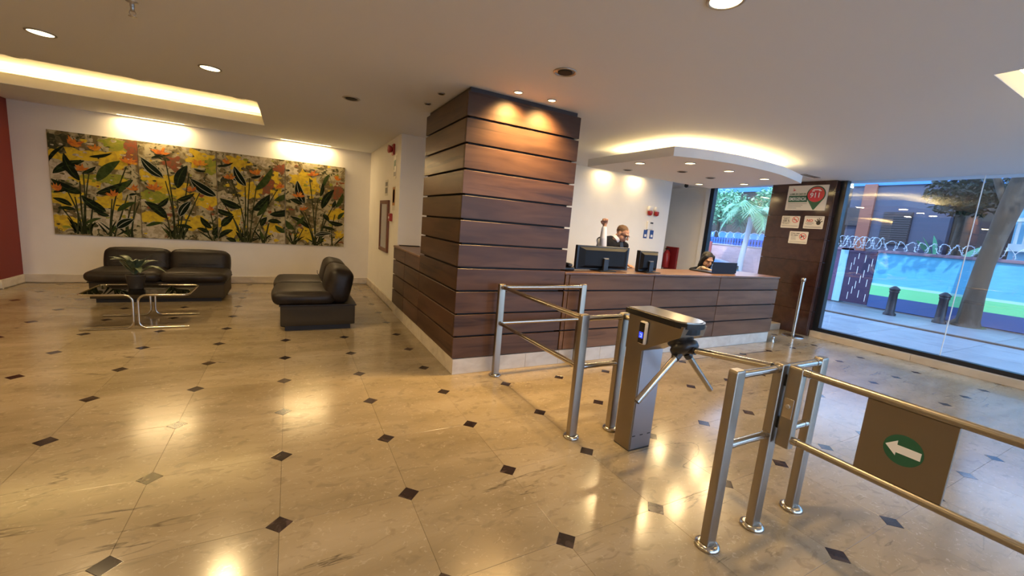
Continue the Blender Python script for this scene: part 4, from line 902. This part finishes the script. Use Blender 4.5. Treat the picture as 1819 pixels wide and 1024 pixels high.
hand(b, fr_, .12, 0, -1)
for s_ in (-1, 1):
    hx = 3.84+s_*.09; b.ch([(hx, 2.59-s_*.03, .88), (hx+s_*.01, 2.55-s_*.03, .50), (hx+s_*.02, 2.60-s_*.03, .10)], [.095, .064, .046], 3)
    b.ch([(hx+s_*.02, 2.61-s_*.03, .045), (hx+s_*.03, 2.50-s_*.03, .04)], [.044, .038], 3)
HF = frame((4.125, 2.425, 1.445), (.36, -.80, -.46))
head(b, HF)
man = b.build('person', [M_skin, M_shirt, M_vest, M_trou, M_lip, M_eye], .0065, label='man in navy vest and glasses behind the wide monitor, one fist raised', category='person')
Body(HF).e((0, -.016, .058), (.0755, .0925, .079)).build('hair', [M_buzz], .005, man)
gl = MB()
for s_ in (-1, 1): gl.tube([HF @ Vector((s_*.033+.025*math.cos(a), .103-.006*abs(math.cos(a)), .018+.018*math.sin(a))) for a in [2*pi*i/20 for i in range(20)]], .0024, 6, closed=True); gl.tube([HF @ Vector((s_*.058, .094, .022)), HF @ Vector((s_*.076, .05, .024)), HF @ Vector((s_*.078, -.01, .02))], .0026, 6)
gl.tube([HF @ Vector((-.01, .104, .022)), HF @ Vector((0, .110, .026)), HF @ Vector((.01, .104, .022))], .0022, 6)
gl.build('glasses', M_blackg, man)
MB().lathe([(.068, -.012), (.066, .0), (.060, .022), (.0585, .034), (.057, .034)], (4.055, 2.455, 1.375), axis=Vector((.06, -.03, .06)).normalized()).build('collar', M_shirt, man)
tq = Vector((4.065, 2.375, 1.35)); MB().prism([(-.018, 0), (.018, 0), (.03, -.16), (0, -.20), (-.03, -.16)], tq+Vector((.0, -.035, -.01)), Vector((.92, -.38, 0)), Vector((-.08, .12, .99)).normalized(), Vector((-.38, -.92, 0)), .008).build('necktie', M_black, man)
# woman, seated
b = Body(); wx = 5.96
b.ch([(wx+.03, 2.60, .56), (wx+.02, 2.58, .70), (wx+.01, 2.54, .86), (wx, 2.50, .94)], [.125, .105, .115, .10], 0)
b.ch([(wx-.16, 2.50, .965), (wx, 2.50, .985), (wx+.16, 2.50, .965)], [.052, .056, .052], 0)
b.ch([(wx, 2.48, 1.0), (wx-.005, 2.43, 1.09)], [.045, .045], 3)
b.ch([(wx-.17, 2.49, .955), (wx-.27, 2.37, .93), (wx-.30, 2.30, .96)], [.047, .042, .040], 0)
b.ch([(wx-.30, 2.30, .97), (wx-.36, 2.20, 1.03), (wx-.38, 2.13, 1.048)], [.042, .038, .030], 1)
hand(b, Matrix(((1, 0, 0, wx-.385), (0, 0, -1, 2.12), (0, 1, 0, 1.042), (0, 0, 0, 1))), .15, 3, -1)
b.ch([(wx+.17, 2.49, .955), (wx+.22, 2.37, .93), (wx+.17, 2.27, 1.0)], [.047, .042, .040], 0)
b.ch([(wx+.17, 2.27, 1.0), (wx+.10, 2.16, 1.046)], [.036, .028], 1)
hand(b, Matrix(((1, 0, 0, wx+.095), (0, 0, -1, 2.15), (0, 1, 0, 1.042), (0, 0, 0, 1))), .15, 3, 1)
for s_ in (-1, 1):
    hx = wx+.02+s_*.085; b.ch([(hx, 2.58, .53), (hx, 2.30, .52), (hx, 2.28, .28), (hx, 2.30, .08)], [.085, .065, .05, .04], 2); b.ch([(hx, 2.30, .04), (hx, 2.21, .035)], [.038, .033], 2)
WF = frame((wx-.02, 2.36, 1.145), (-.30, -.86, -.36))
head(b, WF, 3, 4, 5)
wom = b.build('person', [M_vest, mat('cream_patterned_sleeve', (.55, .48, .42), .8, var=((.08, .06, .05), (60, 60, 60), .5, .56)), M_trou, M_skin2, M_lip, M_eye], .0065, label='woman with long black hair seated behind the open laptop', category='person')
hb = Body(WF); hb.e((0, -.022, .062), (.088, .100, .088))
for s_ in (-1, 1): hb.ch([(s_*.062, .03, .085), (s_*.084, .012, .02), (s_*.085, -.005, -.08), (s_*.075, .0, -.17), (s_*.07, .02, -.22)], [.03, .032, .036, .034, .018])
hb.ch([(0, -.085, .03), (0, -.09, -.08), (0, -.085, -.2)], [.05, .055, .03]); hb.build('hair', [M_hair], .006, wom)
ch_ = thing('office_chair', 'black office chair under the seated woman behind the counter', 'chair', (wx+.02, 2.60, 0))
MB().rbox(-.22, .22, -.20, .20, .385, .445, .025, 6).build('seat', M_black, ch_); MB().rbox(-.20, .20, .19, .24, .50, .92, .02, 6).build('backrest', M_black, ch_)
MB().cyl((0, 0, .08), (0, 0, .39), .028).build('gas_lift', M_steel2, ch_); MB().tube([(0, .10, .40), (0, .21, .42), (0, .215, .6)], .015, 8).build('back_stem', M_black, ch_)
for k in range(5): a = 2*pi*k/5+.3; MB().tube([(0, 0, .10), (.26*math.cos(a), .26*math.sin(a), .07)], [.022, .014], 8).build('leg', M_black, ch_); MB().ell((.26*math.cos(a), .26*math.sin(a), .03), (.03, .03, .03), 12, 8).build('caster', M_black, ch_)
# ================================================================== outside
GZ = -.05
M_pave = mat('grey_paving', (.30, .30, .31), .45, rnd=.07, var=((.23, .23, .24), (2, 2, 2), .35, .7, 8))
pv = struct('floor_pavement', MB().box(8.06, 14.6, -14, 18, -.3, GZ-.012), M_grout)
for i in range(6):
    for j in range(20):
        x0 = 8.07+i*1.08; y0 = -8+j*1.2
        MB().cbox(x0+.004, x0+1.076, y0+.004, y0+1.196, GZ-.05, GZ, .004).build('paving_slab', M_pave, pv)
struct('floor_street', MB().box(14.6, 60, -60, 60, -.4, GZ-.02), mat('asphalt', (.12, .12, .125), .8, var=((.16, .16, .165), (1, 1, 1), .4, .6)))
struct('floor_terrace', MB().box(8.06, 14.6, 18, 60, -.4, GZ-.02).box(8.06, 14.6, -60, -14, -.4, GZ-.02), MATS['asphalt'])
struct('floor_added_bounce', MB().box(-40, 8.05, -40, -5.16, -.4, GZ-.02), mat('pale_bounce_paving', (.55, .53, .50), .7))  # unseen paving, added and kept pale to bounce sunlight indoors
MB().box(11.95, 12.07, -14, 18, GZ, GZ+.03).build('kerb_strip', mat('kerb_brown', (.16, .10, .07), .6), pv)
# blue boundary wall
WXo = 15.0
M_bw = mat('sky_blue_wall_paint', (.11, .46, .66), .6, bump=((5, 5, 16), .8), var=((.08, .38, .60), (1.5, 1.5, 3), .35, .7))
bw = thing('boundary_wall', 'sky blue street wall with green and dark blue stripes along its foot', 'wall', (WXo, 0, GZ))
def wallseg(y0, y1):
    MB().box(0, .22, y0, y1, 0, 1.58).build('wall_body', M_bw, bw)
    MB().box(-.012, 0, y0, y1, 0, .36).build('blue_band', mat('deep_blue_paint', (.03, .08, .24), .6), bw)
    MB().box(-.014, 0, y0, y1, .36, .64).build('green_band', mat('mint_green_paint', (.16, .62, .30), .6), bw)
    MB().box(-.012, 0, y0, y1, .64, .70).build('pale_band', mat('pale_mint_paint', (.36, .66, .60), .6), bw)
    MB().cbox(-.05, .27, y0, y1, 1.58, 1.66, .01).build('coping', mat('mauve_coping', (.22, .15, .20), .7), bw)
wallseg(-9, 3.52); wallseg(4.22, 6.6)
MB().cbox(-.05, .3, 4.22, 4.42, 0, 1.655, .01).build('pier', mat('pale_blue_pier', (.25, .50, .72), .6), bw)
MB().box(-.02, .01, 4.42, 6.6, 0, 1.58).build('purple_panel', mat('purple_paint', (.10, .05, .12), .6), bw)
gt2 = thing('street_gate', 'dark purple metal street gate with white vertical slots', 'gate', (WXo-.03, 3.52, GZ))
MB().cbox(0, .05, .01, .69, .03, 1.52, .006).build('leaf_panel', mat('dark_purple_metal', (.035, .02, .06), .4), gt2)
for k in range(16):
    yy = .07+.145*(k % 4)+.03*((k*7) % 3); z_ = .12+.35*(k//4)+.09*(k % 3)
    MB().box(-.006, 0, yy, yy+.012, z_, z_+.22).build('slot', mat('white_slot', (.7, .75, .8), .5), gt2)
MB().cbox(-.01, .06, .01, .69, 1.52, 1.60, .006).build('top_rail', MATS['dark_purple_metal'], gt2)
def razor(label, x, y0, y1, z, r, pitch, seed):
    n = int((y1-y0)/pitch*14); pts = [(x+r*math.cos(2*pi*k/14), y0+(y1-y0)*k/n+.03*math.sin(k*.7+seed), z+r+r*math.sin(2*pi*k/14)) for k in range(n+1)]
    t = thing('razor_wire', label, 'razor wire', (0, 0, 0)); MB().tube(pts, .008, 4).build('coil', mat('galvanised_wire', (.55, .62, .70), .35, .6), t)
    m_ = MB()
    for k in range(0, n, 2):
        p = Vector(pts[k]); m_.add([p+Vector((-.004, -.028, .008)), p+Vector((.004, .028, .008)), p+Vector((.004, .028, -.008)), p+Vector((-.004, -.028, -.008))], [(0, 1, 2, 3)])
    m_.build('barb_strip', MATS['galvanised_wire'], t, kind='stuff')
razor('loose razor wire coils along the top of the sky blue wall', WXo+.1, -6, 3.5, GZ+1.675, .13, .22, 0)
razor('dense razor wire coils above the purple street gate', WXo+.1, 3.5, 4.6, GZ+1.675, .17, .12, 1)
def bollard(label, x, y):
    t = thing('bollard', label, 'bollard', (x, y, GZ), group='iron bollards on the pavement')
    MB().lathe([(.13, 0), (.13, .05), (.095, .08), (.085, .58), (.10, .60), (.10, .63), (.085, .65)]).build('shaft', mat('black_iron', (.015, .015, .02), .5), t)
    MB().lathe([(.10, .65), (.115, .68), (.10, .70), (.08, .72), (.03, .76), (0, .765)]).build('cap', MATS['black_iron'], t)
bollard('black iron bollard beside the street tree outside', 13.97, 1.68); bollard('black iron bollard farther from the tree, nearer the street gate', 13.75, 2.56)
# street tree
M_bark = mat('tree_bark', (.06, .045, .032), .9, bump=((6, 6, 3), 1.0), var=((.11, .09, .07), (3, 3, 1.2), .45, .6))
tr = thing('street_tree', 'thick leaning street tree in front of the blue wall', 'tree', (14.35, 1.30, GZ))
MB().tube([(0, .02, 0), (0, 0, .15), (-.02, -.01, .8), (-.05, -.05, 1.5), (-.1, -.14, 2.2), (-.15, -.26, 3.0), (-.1, -.42, 4.2), (0, -.5, 6.2)], [.30, .21, .18, .165, .17, .20, .19, .12], 14).build('trunk', M_bark, tr)
MB().tube([(-.1, -.2, 2.7), (-.1, 0, 3.2), (-.2, .2, 3.8), (-.3, .5, 5.2)], [.07, .07, .06, .04], 10).build('branch', M_bark, tr)
def leaves(name, parent, c, rad, n, size, m, seed, flat_=1):
    rg = random.Random(seed); mb = MB()
    for _ in range(n):
        while True:
            p = Vector((rg.uniform(-1, 1), rg.uniform(-1, 1), rg.uniform(-1, 1)))
            if p.length < 1: break
        p = Vector((c[0]+p.x*rad[0], c[1]+p.y*rad[1], c[2]+p.z*rad[2])); a = Euler((rg.uniform(-1, 1), rg.uniform(-1, 1), rg.uniform(0, 6.3))).to_matrix(); s_ = size*rg.uniform(.6, 1.3)
        mb.add([p+a @ Vector(q)*s_ for q in ((-1, 0, 0), (0, -.45, .1), (1, 0, 0), (0, .45, .1))], [(0, 1, 2, 3)])
    return mb.build(name, m, parent, kind='stuff')
M_fol = mat('street_foliage', (.06, .12, .035), .6, var=((.16, .24, .08), (1.5, 1.5, 1.5), .4, .6))
leaves('crown', tr, (-.1, .6, 5.6), (2.4, 4.2, 1.5), 5000, .11, M_fol, 1)
leaves('hanging_leaves', tr, (-.1, 2.6, 4.05), (.9, 2.6, .45), 420, .09, M_fol, 2)
MB().ell((.1, 0, .0), (.4, .3, .06), 20, 6).build('soil_mound', mat('soil_grass', (.10, .11, .05), .9), tr)
# plants behind the wall
for y, h_, lab in ((2.62, .55, 'upright'), (2.05, .42, 'leaning')):
    t = thing('banana_plant', '%s broad green leaf plant poking over the blue wall' % lab, 'plant', (15.95, y, GZ))
    MB().cyl((0, 0, 0), (0, 0, 1.6), .04, .025).build('stem', mat('plant_stem', (.12, .2, .08), .6), t)
    for k in range(3): link('leaf', leafmesh(.60, .26, .05, mat('broad_leaf', (.10, .34, .17), .4)), t, (-.05*k, 0, 1.52), (0, -.95+.3*k if lab == 'upright' else -.25, 1.45+.5*k if lab == 'upright' else -1.3+.4*k))
# houses across the street
def house(name, label, x, y0, y1, h, wallm): 
    t = thing(name, label, 'building', (x, (y0+y1)/2, GZ)); hw = (y1-y0)/2
    MB().box(0, 6, -hw, hw, 0, h).build('wall', wallm, t); MB().box(-.05, 0, -hw, hw, h-.1, h+.45).build('blue_fascia', mat('strong_blue_fascia', (.05, .22, .58), .6), t); return t
M_peri = mat('shade_darkened_periwinkle', (.055, .064, .105), .7); M_brown = mat('shade_darkened_brown', (.03, .026, .022), .8, var=((.05, .043, .035), (.6, .6, .6), .4, .6))  # house paints darkened, tree shade is put into their colour
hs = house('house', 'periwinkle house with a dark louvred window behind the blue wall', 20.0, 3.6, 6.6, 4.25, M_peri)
MB().box(-.12, 0, .68, 1.08, 0, 4.2).build('salmon_pilaster', mat('shade_darkened_salmon', (.24, .09, .06), .7), hs)  # salmon also darkened to carry the shade
wf = MB().box(-.06, 0, -.52, .32, 1.95, 3.15).build('window', mat('window_dark', (.025, .018, .022), .4), hs)
for k in range(14): MB().box(-.085, -.06, -.50, .30, 1.98+k*.083, 2.03+k*.083).build('louvre', mat('louvre_brown', (.04, .03, .035), .5), wf)
MB().box(-.10, 0, 1.08, 1.5, 2.6, 3.3).build('window', MATS['window_dark'], hs)
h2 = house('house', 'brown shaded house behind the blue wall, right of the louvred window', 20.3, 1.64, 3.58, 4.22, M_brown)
for y in (0,): w_ = MB().box(-.06, 0, y-.5, y+.5, 1.7, 2.9).build('window', MATS['window_dark'], h2); MB().box(-.08, -.06, y-.02, y+.02, 1.7, 2.9).build('mullion', M_brown, w_)
h3 = house('house', 'pale blue house with white balustrade at the right edge of the window view', 17.6, -9, 1.62, 4.1, mat('pale_blue_brick', (.20, .48, .66), .7, bump=((2, 7, 14), .6)))
MB().box(-.25, 0, -3, 5.3, 1.92, 2.12).build('balcony_slab', mat('pale_slab', (.6, .66, .66), .7), h3)
for k in range(20): MB().cyl((-.2, 5.2-k*.16, 2.12), (-.2, 5.2-k*.16, 2.72), .035, n=8).build('baluster', MATS['pale_slab'], h3)
MB().box(-.27, -.12, 1.9, 5.3, 2.72, 2.82).build('handrail', MATS['pale_slab'], h3)
# brick wall, blue fence, palm and car seen through the left window
M_brick = mat('pink_brick', (.78, .50, .50), .75, var=((.66, .40, .40), (3, 3, 14), .35, .65), bump=((4, 4, 22), .6))
bk = thing('brick_wall', 'pink brick garden wall seen through the left window', 'wall', (16.2, 10.4, GZ))
MB().box(0, .22, -3.2, 4.5, 0, 1.38).build('wall_body', M_brick, bk); MB().cbox(-.03, .25, -3.2, 4.5, 1.38, 1.43, .01).build('coping', mat('pale_coping', (.5, .42, .45), .7), bk)
fe = thing('picket_fence', 'bright blue picket fence on top of the brick wall', 'fence', (16.3, 10.4, GZ+1.43))
for z in (.04, .20): MB().box(0, .03, -3.1, 4.4, z, z+.03).build('fence_rail', mat('bright_blue_metal', (.02, .12, .62), .4), fe)
for k in range(62): MB().box(-.01, .0, -3.1+k*.12, -3.03+k*.12, 0, .27).build('picket', MATS['bright_blue_metal'], fe)
razor('razor wire coils above the bright blue fence', 16.35, 7.3, 14.5, GZ+1.70, .13, .34, 2)
MB().cyl((15.9, 9.6, GZ), (15.9, 9.6, 1.45), .06, n=12).build('gate_post', mat('red_post', (.40, .09, .08), .5), None, label='red painted post in front of the brick wall', category='post')
pm = thing('palm_tree', 'palm tree with feathery crown in front of the brick wall', 'palm', (15.2, 7.62, GZ))
MB().tube([(0, .12, 0), (0, .08, .9), (0, 0, 1.8), (.02, -.06, 2.6)], [.13, .10, .09, .11], 12).build('trunk', mat('palm_trunk', (.42, .44, .50), .8, bump=((2, 2, 30), .6)), pm)
M_palm = mat('palm_leaflet', (.13, .34, .16), .45, var=((.30, .55, .36), (3, 3, 3), .4, .65))
for k in range(15):
    a = k*2.4; up = .75+.75*((k*5) % 7)/7; L = 1.25; mb = MB(); rg = random.Random(k); sp = []
    for i in range(15): t_ = i/14; sp.append(Vector((math.cos(a)*L*t_*(1-.25*t_), math.sin(a)*L*t_*(1-.25*t_), 2.55+L*(up*t_-1.15*t_*t_))))
    mb.tube(sp, .012, 4)
    for i in range(1, 15):
        d = (sp[i]-sp[i-1]).normalized(); sd_ = d.cross(Z_).normalized()
        for s_ in (-1, 1):
            for h_ in (0, .5):
                p = sp[i-1].lerp(sp[i], h_); e = p+sd_*s_*.40*math.sin(pi*(.12+.8*i/15))+d*.18+Vector((0, 0, -.16)); q = d*.018
                mb.add([p-q, p+q, e+q*.4, e-q*.4], [(0, 1, 2, 3)])
    mb.build('frond', M_palm, pm)
for k, (y, z, s_) in enumerate(((10.2, 1.5, .35), (6.95, .6, .3), (12.6, 2.2, .6))):
    t = thing('garden_shrub', ('low pale shrub beside the red post', 'low pale shrub beside the palm trunk', 'tall shrub behind the blue picket fence')[k], 'shrub', (15.75 if k < 2 else 17.2, y, GZ))
    leaves('foliage', t, (0, 0, z*.55), (s_*.8, s_, z*.55), 700, .09, M_palm, 20+k); MB().cyl((0, 0, 0), (0, 0, z*.6), .03).build('stem', M_bark, t)
car = thing('parked_car', 'pale blue parked car seen through the left window behind the woman', 'car', (13.75, 8.25, GZ))
M_car = mat('car_paint', (.20, .42, .55), .2, .3, coat=1)
prof = [(-.9, .25), (-.92, .55), (-.80, .72), (-.2, .84), (.15, .88), (.75, 1.36), (2.0, 1.40), (2.7, .95), (3.2, .88), (3.25, .3)]
MB().prism([(y, z) for y, z in prof], (-.85, 0, 0), Y_, Z_, X_, 1.7).build('body', M_car, car)
MB().prism([(.28, .90), (.78, 1.32), (1.9, 1.35), (2.4, 1.0)], (-.86, 0, 0), Y_, Z_, X_, 1.72).build('side_glass', M_blackg, car)
MB().add([(-.75, .17, .90), (.75, .17, .90), (.65, .73, 1.355), (-.65, .73, 1.355)], [(0, 1, 2, 3)]).build('windscreen', M_blackg, car)
for s_ in (-1, 1):
    MB().rbox(s_*.62-.17, s_*.62+.17, -.945, -.86, .56, .70, .03, 5).build('headlamp', M_steel2, car)
    for y in (-.2, 2.4): MB().cyl((s_*.70, y, .30), (s_*.87, y, .30), .30, n=24).build('wheel', M_black, car)
MB().cbox(-.42, .42, -.935, -.9, .50, .62, .01).build('grille', M_black, car)
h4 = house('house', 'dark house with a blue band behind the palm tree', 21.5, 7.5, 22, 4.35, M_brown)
MB().box(-.2, 0, -6.5, 6.5, 1.75, 2.05).build('blue_band', mat('blue_band_paint', (.05, .20, .62), .6), h4)
MB().box(-.12, 0, 1.0, 4.5, 2.6, 3.8).build('window', MATS['window_dark'], h4)
for k, (x, y, z, s_) in enumerate(((17.6, 10.6, 3.1, 1.25), (18.5, 8.6, 3.4, 1.0), (17.9, 2.75, 3.55, 1.0))):
    t = thing('garden_tree', ('leafy tree behind the brick wall, left in the window', 'leafy tree behind the brick wall, right in the window', 'dark leafy tree behind the blue wall between the houses')[k], 'tree', (x, y, GZ))
    MB().tube([(0, 0, 0), (.05, .05, z*.5), (0, 0, z)], [.12, .10, .05], 8).build('trunk', M_bark, t); leaves('crown', t, (0, 0, z), (s_, s_, s_*.7), 1500, .10, M_palm if k < 2 else mat('dark_foliage', (.02, .03, .012), .7), 40+k)
